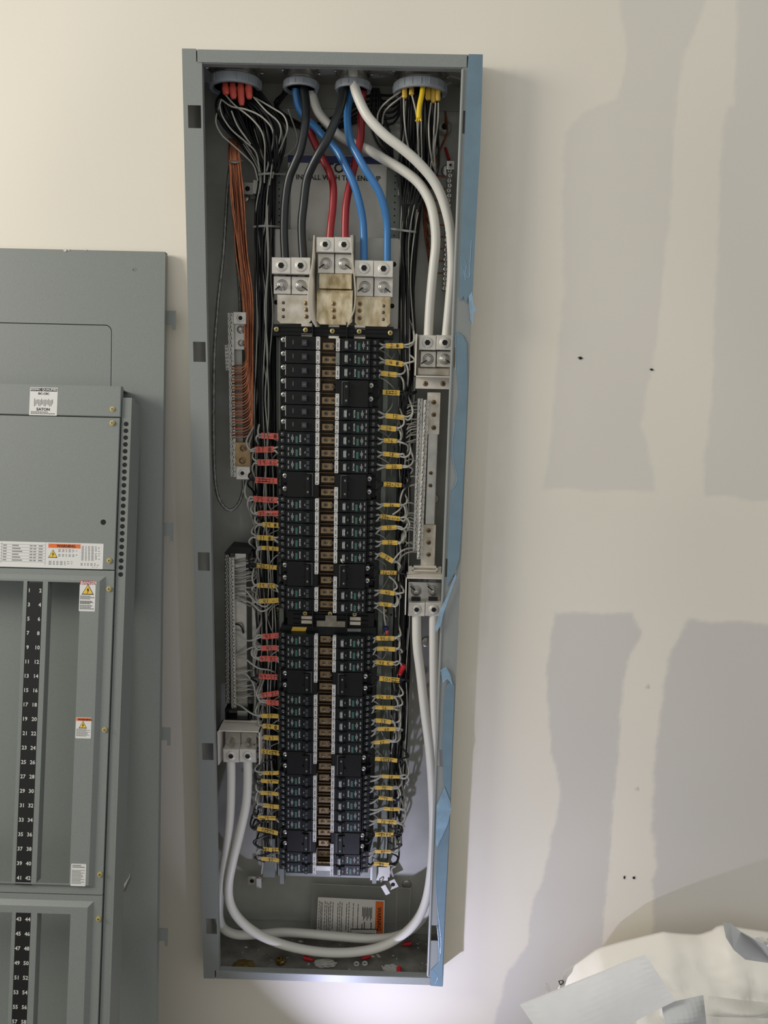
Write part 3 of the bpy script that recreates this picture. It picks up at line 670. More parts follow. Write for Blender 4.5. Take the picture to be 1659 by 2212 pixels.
cable([(765, 150, .080), (760, 190, .080), (754, 215, .078), (750.5, 247, .074), (752, 278, .068), (758, 309, .060), (771, 333, .054), (788, 364, .050), (805, 390, .050), (819, 415, .052), (830, 448, .058), (836, 490, .066), (836, 569, .072)], .0070, 'cable_blue', 'feeder_cable', 'thick blue feeder cable from third bushing to the outermost right lug', group=F_)
cable([(650, 150, .098), (655, 190, .100), (662, 240, .104), (670, 283, .102), (681, 311, .098), (700, 349, .090), (713, 375, .085), (720, 405, .080), (719, 448, .076), (715, 482, .072), (712, 518, .070)], .0070, 'cable_red', 'feeder_cable', 'thick red feeder cable from second bushing to the left centre lug', group=F_)
cable([(786, 150, .088), (785, 187, .090), (781, 231, .092), (780, 270, .092), (778, 305, .090), (766, 356, .084), (756, 398, .078), (748, 440, .074), (745.5, 480, .072), (745, 518, .070)], .0070, 'cable_red', 'feeder_cable', 'thick red feeder cable from third bushing to the right centre lug', group=F_)
cable([(762, 150, .058), (766, 186, .054), (775.5, 215, .048), (791, 247, .042), (811, 272, .038), (836, 296, .036), (869, 321, .036), (902, 350, .038), (934, 387, .042), (955, 428, .046), (970, 482, .052), (975, 530, .058), (976, 585, .062), (971, 650, .066), (964, 725, .070)], .0088, 'cable_white', 'feeder_cable', 'thick white neutral cable in front, from third bushing to the right neutral lugs', group=F_)
cable([(668, 150, .095), (672, 190, .098), (677, 215, .102), (688, 243, .106), (707, 267, .108), (733, 293, .106), (765, 311, .102), (796, 324, .094), (830, 344, .084), (869, 367, .074), (900, 391, .068), (920, 418, .064), (933, 450, .062), (940, 492, .062), (941, 530, .064), (937, 570, .066), (932, 620, .068), (928, 670, .070), (925, 728, .072)], .0088, 'cable_white', 'feeder_cable', 'thick white neutral cable behind, from second bushing to the right neutral lugs', group=F_)
J = 'white neutral jumper cables'
cable([(499, 1640, .062), (499, 1690, .062), (497, 1760, .062), (490, 1830, .062), (480, 1890, .060), (474, 1945, .060), (474, 1985, .064), (486, 2008, .072), (515, 2019, .080), (560, 2018, .086), (610, 2014, .090), (665, 2017, .090), (730, 2023, .088), (800, 2028, .084), (858, 2022, .084), (900, 1998, .088), (925, 1960, .094), (938, 1900, .098), (944, 1820, .098), (944, 1740, .094), (942, 1640, .086), (938, 1540, .078), (937, 1430, .070), (937, 1322, .066)], .0096, 'cable_white', 'jumper_cable', 'thick white jumper cable looping through the cabinet bottom, rear one of two', group=J, seg=8)
cable([(535, 1640, .062), (535, 1690, .062), (531, 1740, .060), (518, 1800, .056), (503, 1860, .052), (494, 1910, .050), (497, 1950, .048), (515, 1983, .046), (548, 2012, .046), (590, 2033, .046), (640, 2048, .046), (700, 2057, .048), (762, 2057, .050), (820, 2046, .054), (866, 2022, .058), (900, 1988, .064), (920, 1945, .072), (931, 1880, .080), (936, 1800, .084), (934, 1710, .084), (928, 1620, .080), (918, 1540, .076), (908, 1450, .070), (901, 1390, .066), (900, 1322, .066)], .0096, 'cable_white', 'jumper_cable', 'thick white jumper cable looping through the cabinet bottom, front one of two', group=J, seg=8)
# ================================================================ TERMINAL BARS
def term_bar(parent, x0, y0, x1, y1, w, D, n, mt='zinc', nm='terminal_strip', dep=.012):
    """leaning strip following two px points, with a row of clamp screws"""
    p, q = P(x0, y0, D), P(x1, y1, D); X0 = p.x; ww = w/2
    mb = MB(); d = q-p
    mb.prism([p+Vector((-ww, 0, 0)), q+Vector((-ww, 0, 0)), q+Vector((ww, 0, 0)), p+Vector((ww, 0, 0))], (0, dep, 0))
    o = mb.build(nm, mt, parent)
    sm = MB()
    for k in range(n):
        c = p+d*((k+.5)/n); r = ww*.78; sx = (-1)**k*ww*.12
        sm.lathe((c.x+sx, D, c.z), [(r, .0005), (r, -.0008), (r*.8, -.0012), (r*.25, -.0002), (.0001, -.0002)], 10)
        a = k*1.1; sm.box(c.x+sx-r*.15, c.x+sx+r*.15, D-.0016, D-.0009, c.z-r*.7, c.z+r*.7, 1)
    q_ = sm.build('clamp_screws', ['zinc', 'screw_dark'], o); q_['kind'] = 'stuff'
    return o
# left ground bar
GB = thing('ground_bar', 'long ground terminal bar with copper wires on the upper left of the cabinet', 'terminal bar', tuple(P(510, 850, .12)))
term_bar(GB, 498, 676, 504, 1030, .0105, .082, 44)
term_bar(GB, 489, 745, 491, 800, .006, .090, 7, nm='rear_terminal_strip')
for y0, y1, D in ((700, 755, .092), (755, 990, .098)):
    mb = MB(); pbox(mb, 505, y0, 527 if D < .095 else 524, y1, D, D+.004); mb.build('support_plate', 'zinc' if D < .095 else 'pan_light', GB)
mb = MB(); a, b, c, d = pbox(mb, 504, 674, 531, 700, .078, .10, 0, .0008); socket(mb, (a+b)/2+.002, .078, (c+d)/2, .0075); mb.build('end_lug', ['alu', 'screw_dark', 'dark_hole'], GB)
mb = MB(); a, b, c, d = pbox(mb, 510, 1008, 540, 1036, .072, .095, 0, .0008); socket(mb, (a+b)/2-.001, .072, (c+d)/2, .0075); mb.build('end_lug', ['alu', 'screw_dark', 'dark_hole'], GB)
mb = MB(); pbox(mb, 508, 956, 541, 1008, .080, .084); p = P(526, 968, .08); bolt(mb, p.x, .080, p.z, .0055); p = P(524, 995, .08); bolt(mb, p.x, .080, p.z, .0055); mb.build('bracket', 'bus_metal', GB)
mb = MB(); p = P(520, 712, .09); bolt(mb, p.x, .090, p.z, .006); p = P(521, 741, .09); bolt(mb, p.x, .090, p.z, .005); mb.build('mounting_bolt', 'zinc', GB)
cable([(500, 335, .11), (492, 400, .105), (487, 480, .100), (481, 560, .092), (471, 650, .080), (463, 760, .074), (461, 880, .072), (462, 990, .072), (466, 1050, .072), (476, 1084, .074), (495, 1102, .076), (514, 1090, .08), (525, 1060, .084), (526, 1030, .085)], .0034, 'strand', 'ground_cable', 'bare stranded ground cable looping down the left inside wall', n=8)
cable([(497, 330, .118), (503, 430, .116), (512, 560, .114), (518, 640, .112), (519, 680, .11)], .0032, 'strand', 'ground_cable', 'bare stranded ground cable running behind the copper bundle', n=8)
# left neutral bar with lug box
NL = thing('neutral_bar', 'neutral terminal bar with hooded lugs at its foot, lower left of the cabinet', 'terminal bar', tuple(P(515, 1400, .13)))
term_bar(NL, 490, 1198, 492, 1520, .0095, .086, 46, 'screw_dark', nm='rear_terminal_strip'); term_bar(NL, 500, 1204, 505, 1531, .0105, .078, 46)
mb = MB(); a, b, c, d = rect(509, 1184, 534, 1550, .088); mb.bev(a, b, .088, .093, c, d, .0012); mb.build('neutral_busbar', 'zinc', NL)
mb = MB(); a, b, c, d = rect(545, 1272, 556, 1480, .105); mb.box(a, b, .105, .108, c, d); mb.build('side_rail', 'zinc', NL)
def pframe(mb, x0, y0, x1, y1, D, th, w):
    a, b, c, d = rect(x0, y0, x1, y1, D); mb.box(a, b, D, D+th, d-w, d).box(a, b, D, D+th, c, c+w).box(a, a+w, D, D+th, c, d).box(b-w, b, D, D+th, c, d)
mb = MB(); a, b, c, d = rect(484, 1180, 545, 1196, .070); mb.prism([(a, .07, c), (b-.004, .07, c), (b, .07, d-.003), (a+.012, .07, d)], (0, .04, 0)); mb.build('end_insulator', 'black_plastic', NL)
mb = MB(); pframe(mb, 486, 1533, 541, 1556, .072, .03, .0022); mb.build('end_insulator', 'black_plastic', NL)
mb = MB(); pbox(mb, 483, 1556, 562, 1580, .080, .084); mb.build('bracket', 'insulator', NL)
hood = MB(); a, b, c, d = rect(470, 1579, 561, 1650, .040)
hood.box(a, b, .040, .090, d-.002, d).box(b-.002, b, .040, .09, c, d); hood.prism([(a, .04, d), (a, .09, d), (a, .09, c+.01), (a, .075, c-.01), (a, .04, c-.004)], (.002, 0, 0)); hood.build('lug_hood', 'insulator', NL)
mb = MB(); a, b, c, d = rect(487, 1583, 554, 1622, .072); mb.box(a, b, .072, .076, c, d); mb.box((a+b)/2-.0006, (a+b)/2+.0006, .0714, .072, c, d, 1)
for x in (503, 538): p = P(x, 1598, .072); mb.tube([(p.x, .072, p.z), (p.x-.001, .058, p.z-.003)], .0048, 10); mb.box(p.x-.008, p.x+.008, .066, .072, p.z-.022, p.z-.012, 1)
mb.build('lug_tongue', ['zinc', 'ink'], NL)
for x0, x1 in ((482, 516), (517, 553)):
    mb = MB(); a, b, c, d = pbox(mb, x0, 1619, x1, 1647, .050, .080, 0, .0008); socket(mb, (a+b)/2, .050, (c+d)/2, .0098); mb.build('neutral_lug', ['alu', 'screw_dark', 'dark_hole'], NL)
# right neutral bar
NR = thing('neutral_bar', 'neutral terminal bar with lug blocks at both ends, right side of the cabinet', 'terminal bar', tuple(P(930, 1050, .13)))
term_bar(NR, 908, 861, 897, 1190, .0098, .078, 44); term_bar(NR, 921, 864, 906, 1208, .0098, .070, 44, 'alu')
mb = MB(); a, b, c, d = rect(921, 846, 938, 1226, .086); mb.bev(a, b+.004, .086, .091, c, d, .0012); mb.build('neutral_busbar', 'zinc', NR)
for y0, y1, x0, x1, ys in ((848, 938, 922, 950, (869, 896, 924)), (1134, 1222, 910, 940, (1146, 1172, 1198))):
    mb = MB(); a, b, c, d = pbox(mb, x0, y0, x1, y1, .080, .086)
    for y in ys: p = P((x0+x1)/2+1, y, .08); screw(mb, p.x, .080, p.z, .0048, 1, 2)
    mb.build('splice_plate', ['tin', 'bus_metal', 'ink'], NR)
mb = MB()
for x, y in ((931, 1022), (930, 1049)): p = P(x, y, .086); screw(mb, p.x, .086, p.z, .0040, 0, 1)
mb.build('busbar_screw', ['bus_metal', 'ink'], NR)
fr = MB(); a, b, c, d = rect(897, 722, 990, 815, .046)
fr.box(a, a+.0022, .046, .10, c, d).box(a, b, .046, .10, c, c+.0022).box(a, b, .09, .093, c, d); fr.build('lug_tray', 'insulator', NR)
mb = MB(); pbox(mb, 898, 815, 972, 840, .072, .075)
for x in (919, 957): p = P(x, 829, .072); screw(mb, p.x, .072, p.z, .0052, 1, 2)
mb.build('tray_foot', ['insulator', 'bus_metal', 'ink'], NR)
for x0, x1 in ((905, 942), (943, 979)):
    lug(x0, 724, x1, 756, 759, 793, DF=.056, Dt=.066, nm='neutral_lug', tick=-1 if x0 < 940 else 1, parent=NR)
mb = MB(); a, b, c, d = rect(901, 794, 972, 812, .074); mb.bev(a, b, .074, .084, c, d, .002); mb.build('lug_base', 'tin', NR)
mb = MB(); pbox(mb, 882, 1224, 953, 1247, .078, .082); pframe(mb, 891, 1224, 945, 1234, .070, .01, .002); mb.build('bracket', ['insulator'], NR)
hd = MB(); a, b, c, d = rect(876, 1248, 960, 1300, .046)
hd.box(a, b, .046, .09, d-.0025, d); hd.prism([(a, .046, d), (a, .09, d), (a, .09, c-.01), (a, .046, c-.028)], (.002, 0, 0)); hd.build('lug_hood', 'insulator', NR)
mb = MB(); a, b, c, d = rect(882, 1258, 952, 1300, .074); mb.box(a, b, .074, .078, c, d)
for x in (899, 936): p = P(x, 1276, .074); bolt(mb, p.x, .074, p.z, .0085); mb.box(p.x-.009, p.x+.009, .068, .074, p.z-.022, p.z-.013, 1); mb.tube([(p.x, .07, p.z), (p.x-.012, .062, p.z+.012)], .0014, 5, mi=1)
mb.build('lug_tongue', ['zinc', 'ink'], NR)
for x0, x1 in ((882, 918), (919, 955)):
    mb = MB(); a, b, c, d = pbox(mb, x0, 1302, x1, 1331, .056, .084, 0, .0008); socket(mb, (a+b)/2, .056, (c+d)/2, .0092); mb.build('neutral_lug', ['alu', 'screw_dark', 'dark_hole'], NR)
# small ground strip upper right
GR = thing('ground_bar', 'short ground terminal bar high on the right side of the cabinet, half behind white cables', 'terminal bar', tuple(P(970, 480, .13)))
term_bar(GR, 973, 352, 961, 628, .0105, .104, 26, 'screw_dark')
mb = MB(); a, b, c, d = pbox(mb, 965, 348, 981, 366, .098, .112); socket(mb, (a+b)/2, .098, (c+d)/2, .005); mb.build('end_lug', ['zinc', 'screw_dark', 'dark_hole'], GR)
mb = MB(); p = P(961, 273, .13); mb.lathe((p.x, .132, p.z), [(.013, .012), (.012, 0), (.006, -.001)], 20); mb.lathe((p.x, .1305, p.z), [(.006, .0005), (.006, 0), (.0001, 0)], 14, mi=1); mb.build('mounting_boss', ['pan_light', 'dark_hole'], GR)
# ================================================================ SMALL WIRES
def wire(pts, mt, label, group, r=.00165, nm='branch_wire', n=5, seg=5):
    o = MB().tube(pcurve(pts, seg), r, n, cap=False).build(nm, mt); return tag(o, label, 'wire', group)
U = random.uniform
def lerp(a, b, t): return a+(b-a)*t
def prof(tab, y):
    for (y0, v0), (y1, v1) in zip(tab, tab[1:]):
        if y <= y1: return lerp(v0, v1, max(0, (y-y0)/(y1-y0)))
    return tab[-1][1]
# trunk envelopes (px): left edge / right edge by height
LT = ([(370, 553), (480, 552), (700, 553), (900, 549), (1100, 547), (1250, 548), (1400, 552), (1550, 560), (1900, 566)], [(370, 600), (480, 590), (700, 590), (900, 588), (1100, 592), (1400, 596), (1900, 594)])
RT = ([(430, 866), (560, 864), (700, 866), (900, 862), (1100, 856), (1400, 850), (1600, 846), (1900, 838)], [(430, 912), (560, 890), (700, 897), (850, 897), (1000, 886), (1200, 882), (1400, 886), (1600, 878), (1700, 872), (1900, 852)])
def tx(T_, y, u): return lerp(prof(T_[0], y), prof(T_[1], y), u)
nb = 56
for i in range(nb):                          # left bundle: orange-taped conductors out of the first bushing
    u = (i+.5)/nb; white = i % 5 == 1
    hx = 486+u*56+U(-3, 3); dep = U(.078, .132) if not white else U(.076, .10); fz = .030 if white else 0
    yend = [962, 1000, 1090, 1130, 1175, 1240, 1300, 1390, 1440, 1520, 1600, 1690, 1780, 1850][i % 14]+U(-8, 8)
    bul = U(0, 1); bx = lerp(470, 618, (u*.75+bul*.25)); by = 235+60*u
    pts = [(hx, 168, .08), (hx-6+U(-6, 4), 200, .075), (lerp(hx, bx, .7)+(0 if u > .5 else -10), lerp(200, by, .55), .06+U(-.015, .02)+fz), (bx, by+12, .06+U(-.02, .03)+fz),
           (lerp(bx, tx(LT, 375, u), .62), by+72, .075), (tx(LT, 372, .15+.7*u), 378, .088+U(0, .02))]
    y = 460.
    while y < yend-60:
        pts.append((tx(LT, y, min(1, max(0, u+U(-.16, .16)))), y, dep)); y += U(85, 130)
    pts.append((tx(LT, yend, u*.8+.1), yend, dep*.95))
    wire(pts, 'wire_white' if white else 'wire_black', ('pale' if white else 'black')+' branch wire in the fan and vertical trunk on the left side', ('pale' if white else 'black')+' wires of the left trunk', r=.0014 if white else .0023)
for i in range(34):                          # dense short-run black conductors filling the fan
    u = (i+.5)/34; bx = 472+u*142+U(-6, 6); by = 240+50*u+U(-12, 16)
    wire([(488+u*54, 168, .088), (lerp(488+u*54, bx, .35), 206, .080), (lerp(488+u*54, bx, .8), lerp(206, by, .6), .070+U(-.012, .02)), (bx, by+14, .070+U(-.014, .03)), (lerp(bx, tx(LT, 375, u), .6), by+66, .084), (tx(LT, 372, .1+.8*u), 380, .098), (tx(LT, 450, u), 450, .112), (tx(LT, 560, u), 620, .125)],
         'wire_black', 'black conductor in the dense fan under the leftmost bushing', 'black conductors of the left fan', r=.0027)
for i in range(26):
    u = (i+.5)/26; tx_ = tx(RT, 440, u)
    wire([(874+u*68, 168, .086), (872+u*72, 215, .080), (866+u*78+U(-5, 5), 285, .088+U(-.01, .02)), (862+u*72+U(-5, 5), 360, .104+U(-.01, .015)), (tx_, 440, .112), (tx(RT, 600, u), 640, .125)],
         'wire_black', 'black conductor hanging under the rightmost bushing behind the white cables', 'black conductors of the right fan', r=.0026)
for i in range(nb):                          # right bundle from the fourth bushing
    u = (i+.5)/nb; white = i % 5 == 2
    hx = 872+u*72+U(-3, 3); dep = U(.080, .134) if not white else U(.076, .104)
    yend = [760, 800, 860, 915, 940, 1000, 1060, 1110, 1150, 1240, 1310, 1400, 1470, 1530, 1600, 1690, 1760, 1840][i % 18]+U(-8, 8)
    pts = [(hx, 172, .08), (hx+U(-4, 4), 215, .072), (lerp(hx, 866+u*76, .6)+U(-4, 4), 290, .08+U(-.01, .02)), (862+u*76+U(-8, 8), 370, .095+U(-.01, .015)), (tx(RT, 440, u), 440, .10)]
    y = 520.
    while y < yend-60:
        pts.append((tx(RT, y, min(1, max(0, u+U(-.15, .15)))), y, dep)); y += U(85, 130)
    pts.append((tx(RT, yend, u*.8+.1), yend, dep*.95))
    wire(pts, 'wire_white' if white else 'wire_black', ('pale' if white else 'black')+' branch wire in the vertical trunk on the right side', ('pale' if white else 'black')+' wires of the right trunk', r=.0014 if white else .0023)
# prominent pale wires traced one by one
for pts, lb in (
 ([(478, 215, .05), (466, 260, .045), (478, 290, .045), (497, 308, .05), (527, 335, .06), (548, 358, .075), (557, 390, .085)], 'pale wire forming the outermost left edge of the fan below the first bushing'),
 ([(474, 226, .045), (480, 250, .04), (500, 280, .04), (530, 306, .045), (553, 330, .06), (561, 370, .08)], 'pale wire second from the left in the fan below the first bushing'),
 ([(500, 240, .04), (512, 270, .038), (530, 296, .04), (541, 311, .05)], 'short pale wire in the middle of the fan below the first bushing'),
 ([(487, 205, .055), (508, 228, .04), (540, 253, .035), (563, 280, .038), (572, 310, .05), (572, 345, .07), (571, 395, .085)], 'pale wire curving across the centre of the fan below the first bushing'),
 ([(478, 215, .05), (500, 230, .04), (530, 236, .034), (562, 250, .034), (585, 273, .038), (591, 298, .05), (585, 330, .065), (576, 370, .08)], 'pale wire sweeping farthest over the front of the fan'),
 ([(548, 210, .055), (575, 240, .045), (600, 262, .045), (607, 282, .048), (602, 308, .055), (590, 345, .07), (582, 400, .085)], 'pale wire second from the right in the fan below the first bushing'),
 ([(552, 212, .06), (590, 234, .052), (613, 250, .05), (621, 275, .05), (614, 300, .058), (598, 340, .07), (588, 385, .085)], 'pale wire forming the outermost right edge of the fan'),
 ([(622, 235, .10), (642, 300, .11), (625, 330, .11), (592, 352, .10), (580, 400, .095)], 'thin pale wire crossing to the fan from behind the black feeder'),
 ([(866, 198, .06), (845, 212, .055), (825, 230, .06), (817, 245, .07), (815, 262, .085)], 'pale wire leaving the fourth bushing to the left, outer one'),
 ([(872, 206, .06), (850, 222, .058), (833, 238, .065), (828, 250, .075), (826, 268, .09)], 'pale wire leaving the fourth bushing to the left, inner one'),
 ([(872, 200, .055), (873, 250, .05), (878, 300, .06), (888, 335, .08)], 'pale wire hanging left of the yellow sheathed wire'),
 ([(890, 205, .05), (900, 250, .05), (903, 300, .06), (905, 340, .085)], 'pale wire hanging just beside the yellow sheathed wire'),
 ([(931, 222, .05), (926, 270, .05), (930, 330, .06), (940, 370, .09)], 'pale wire hanging right of the yellow sheathed wire, left of three'),
 ([(941, 222, .05), (938, 270, .05), (937, 320, .065), (941, 370, .09)], 'pale wire hanging right of the yellow sheathed wire, middle of three'),
 ([(947, 222, .05), (946, 262, .05), (939, 320, .07), (941, 375, .095)], 'pale wire hanging right of the yellow sheathed wire, right of three')):
    wire(pts, 'wire_white', lb, 'traced pale wires near the bushings', r=.0016)
for i in range(12):                          # dark wires running across behind the feeders
    o_ = U(-14, 14); yy = 196+i*9
    wire([(618+i*3, 178, .10), (598+U(-5, 5), 232+o_, .128), (640, 268+o_*.6, .138), (700, 250+i*4+o_, .139), (790, 205+i*5, .138), (850, 200+i*6, .125), (880, 190, .10)] if i % 2 else
         [(810+U(-8, 8), 190, .12), (800+i*3, 250+o_, .136), (815+i*3, 300+o_, .138), (850, 350, .128), (875, 400+o_, .115)],
         'wire_black', 'dark wire crossing the back of the cabinet behind the feeder cables', 'dark wires behind the feeders', r=.0021)
for i in range(26):                          # copper ground bundle
    u = (i+.5)/26; ye = 790+i*6.2; e = U(-1.5, 1.5)
    e2 = U(-3, 3); w_ = U(0, .016); pts = [(495+u*22, 300, .09), (494+u*24+e, 347, .075), (499+u*26+e2, 430, .078+w_), (510+u*26-e2, 540, .083+w_), (522+u*23+e, 640, .083+w_), (528+u*19-e, 740, .083+w_), (528+u*18, min(ye-45, 850+0*i), .086), (531+u*13, ye-16, .084), (524+u*6, ye-2, .080), (510, ye, .080), (501, ye+2, .082)]
    wire(pts, 'copper' if i % 3 else 'copper_dark', 'bare copper ground wire of the bundle curving down to the left ground bar', 'bare copper wires of the left bundle', r=.0015, nm='copper_wire')
for i in range(9):                           # copper wires on the upper right
    ye = 380+i*26
    wire([(962, 240+i*3, .12), (966, 285, .118), (948, 330, .12), (926+i, 380, .125), (918+U(-3, 3), min(ye+20, 470), .13), (916+i*1.5, max(400, ye-14), .13), (928, ye, .118), (962, ye+2, .114)], 'copper_dark', 'dark copper ground wire reaching the short ground bar behind the white cables', 'copper wires of the right bundle', r=.0017, nm='copper_wire')
cable([(962, 320, .13), (970, 345, .12)], .003, 'cable_red', 'ground_lead', 'short dark lead entering the top of the short ground bar', 'wire')
# tape wraps at the bushing mouths
for k, (x, y1) in enumerate(((487, 205), (503, 214), (520, 228), (537, 214))):
    mb = MB(); mb.tube(curve([P(x-1, 166, .06), P(x, 190, .055), P(x+2, y1, .052)], 4), [.0055]*4+[.0065]*2+[.0062]*2+[.0040], 8, flat=.7)
    tag(mb.build('tape_wrap', 'orange_coat'), 'orange tape wrap on a wire bunch in the leftmost bushing, '+['first', 'second', 'third', 'fourth'][k]+' from the left', 'tape wrap')
for k, (x, y1) in enumerate(((874, 212), (889, 205), (925, 216), (936, 222), (946, 218))):
    mb = MB(); mb.tube(curve([P(x, 168, .06), P(x, 195, .055), P(x, y1, .052)], 4), [.0046]*7+[.0050]*1+[.0036], 8, flat=.7)
    tag(mb.build('tape_wrap', 'yellow_tape'), 'yellow tape wrap on a wire bunch in the rightmost bushing, '+['first', 'second', 'third', 'fourth', 'fifth'][k]+' from the left', 'tape wrap')
mb = MB(); mb.tube(pcurve([(914, 170, .05), (912, 200, .044), (906, 230, .040), (904, 256, .038)], 5), .0046, 8)
for dx in (-6, 0, 6): mb.tube(pcurve([(905, 250, .038), (904+dx, 262, .037)], 2), .0016, 5)
tag(mb.build('sheathed_wire', 'yellow_bright'), 'bright yellow sheathed wire with cut end hanging from the rightmost bushing', 'wire')
# ================================================================ FLAGS + their wires
FL = [  # num, side, cx, cy, w, h, tilt(deg, + = right end up), colour, text
 (15, -1, 583, 942, 38, 13, 0, 'o', '15 @'), (17, -1, 571, 971, 42, 13, 3, 'o', '17 #'), (19, -1, 578, 999, 43, 14, 2, 'o', '19 KC'), (21, -1, 575, 1038, 48, 13, -1, 'o', '21+23'),
 (25, -1, 573, 1079, 51, 13, -1, 'o', '25 KR'), (27, -1, 582, 1109, 49, 12, 2, 'o', '27 micro'), (29, -1, 585, 1134, 36, 11, 0, 'y', '29 @'), (31, -1, 573, 1162, 34, 11, -1, 'y', '31 @'),
 (33, -1, 585, 1185, 40, 9, -2, 'y', '33 KC'), (35, -1, 576, 1224, 44, 10, -4, 'y', '35+37'), (39, -1, 575, 1265, 37, 11, 0, 'y', '39 KC'), (41, -1, 581, 1298, 43, 11, 6, 'y', '41 -'),
 (43, -1, 586, 1374, 39, 12, 7, 'o', '43 -'), (45, -1, 582, 1400, 35, 12, 4, 'o', '45'), (47, -1, 580, 1423, 38, 13, 3, 'o', '47 KC'), (49, -1, 579, 1462, 41, 12, -2, 'o', '49+51'),
 (53, -1, 583, 1500, 40, 12, 12, 'o', '53 KC'), (55, -1, 590, 1518, 33, 12, -3, 'o', '55'), (57, -1, 583, 1547, 37, 10, 0, 'y', '57'), (59, -1, 586, 1570, 37, 11, -3, 'y', '59 #'),
 (61, -1, 586, 1594, 32, 11, 0, 'y', '61'), (63, -1, 583, 1625, 42, 11, -6, 'y', '63+65'), (67, -1, 586, 1670, 36, 9, 4, 'y', '67'), (69, -1, 583, 1688, 39, 9, -2, 'y', '69'),
 (71, -1, 582, 1714, 38, 9, -2, 'y', '71'), (73, -1, 587, 1742, 38, 10, -3, 'y', '73'), (75, -1, 576, 1767, 39, 10, -2, 'y', '75'), (77, -1, 578, 1795, 46, 10, -12, 'y', '77+79'),
 (81, -1, 585, 1835, 34, 9, -2, 'y', '81 KC'), (83, -1, 585, 1857, 41, 9, -4, 'y', '83'),
 (2, 1, 852, 747, 38, 11, 2, 'y', '2 @'), (4, 1, 851, 784, 38, 12, -6, 'y', '4 @'), (6, 1, 840, 808, 34, 11, -4, 'y', '6'), (8, 1, 845, 848, 37, 11, -1, 'y', '8+10'),
 (12, 1, 853, 900, 41, 11, -4, 'y', '12'), (14, 1, 839, 925, 33, 11, -4, 'y', '14'), (16, 1, 843, 952, 28, 10, 0, 'y', '16'), (18, 1, 845, 982, 36, 10, -4, 'y', '18'),
 (20, 1, 851, 1008, 34, 10, 2, 'y', '20'), (22, 1, 848, 1047, 39, 10, -1, 'y', '22+24'), (26, 1, 846, 1091, 35, 8, 0, 'y', '26'), (28, 1, 843, 1118, 42, 10, -5, 'y', '28micro'),
 (30, 1, 840, 1140, 34, 10, 5, 'y', '30'), (32, 1, 842, 1172, 33, 10, 0, 'y', '32'), (34, 1, 836, 1205, 32, 11, -28, 'y', '34'), (36, 1, 839, 1237, 36, 9, 0, 'y', '36+38'),
 (40, 1, 837, 1280, 31, 10, -6, 'y', '40'), (42, 1, 833, 1306, 27, 9, -4, 'y', '42'),
 (44, 1, 832, 1379, 38, 10, 1, 'y', '44-0'), (46, 1, 834, 1402, 39, 10, 0, 'y', '46'), (48, 1, 830, 1432, 38, 10, -3, 'y', '48 K'), (50, 1, 841, 1468, 44, 11, -4, 'y', '50+52'),
 (54, 1, 831, 1506, 36, 9, 0, 'y', '54 KR'), (56, 1, 830, 1529, 39, 9, 0, 'y', '56'), (58, 1, 828, 1558, 33, 10, -5, 'y', '58'), (60, 1, 835, 1575, 40, 9, 3, 'y', '60'),
 (62, 1, 825, 1603, 34, 9, 7, 'y', '62'), (64, 1, 834, 1641, 48, 9, -3, 'y', '64+66'), (68, 1, 844, 1678, 38, 8, 0, 'y', '68'), (70, 1, 829, 1702, 37, 9, 0, 'y', '70'),
 (72, 1, 833, 1725, 30, 8, -2, 'y', '72'), (74, 1, 846, 1748, 34, 8, 0, 'y', '74'), (76, 1, 836, 1775, 41, 10, -4, 'y', '76 KC'), (78, 1, 830, 1803, 40, 10, 3, 'y', '78+80'),
 (82, 1, 827, 1840, 34, 8, 0, 'y', '82'), (84, 1, 824, 1867, 33, 9, 0, 'y', '84')]
FD = .062
NTH = ['', 'first', 'second', 'third', 'fourth', 'fifth', 'sixth', 'seventh', 'eighth', 'ninth', 'tenth', 'eleventh', 'twelfth', 'thirteenth', 'fourteenth', 'fifteenth', 'sixteenth', 'seventeenth', 'eighteenth', 'nineteenth', 'twentieth']
NTH += ['twenty-'+a for a in NTH[1:10]]+['thirtieth']+['thirty-'+a for a in NTH[1:10]]
FK = {-1: 0, 1: 0}
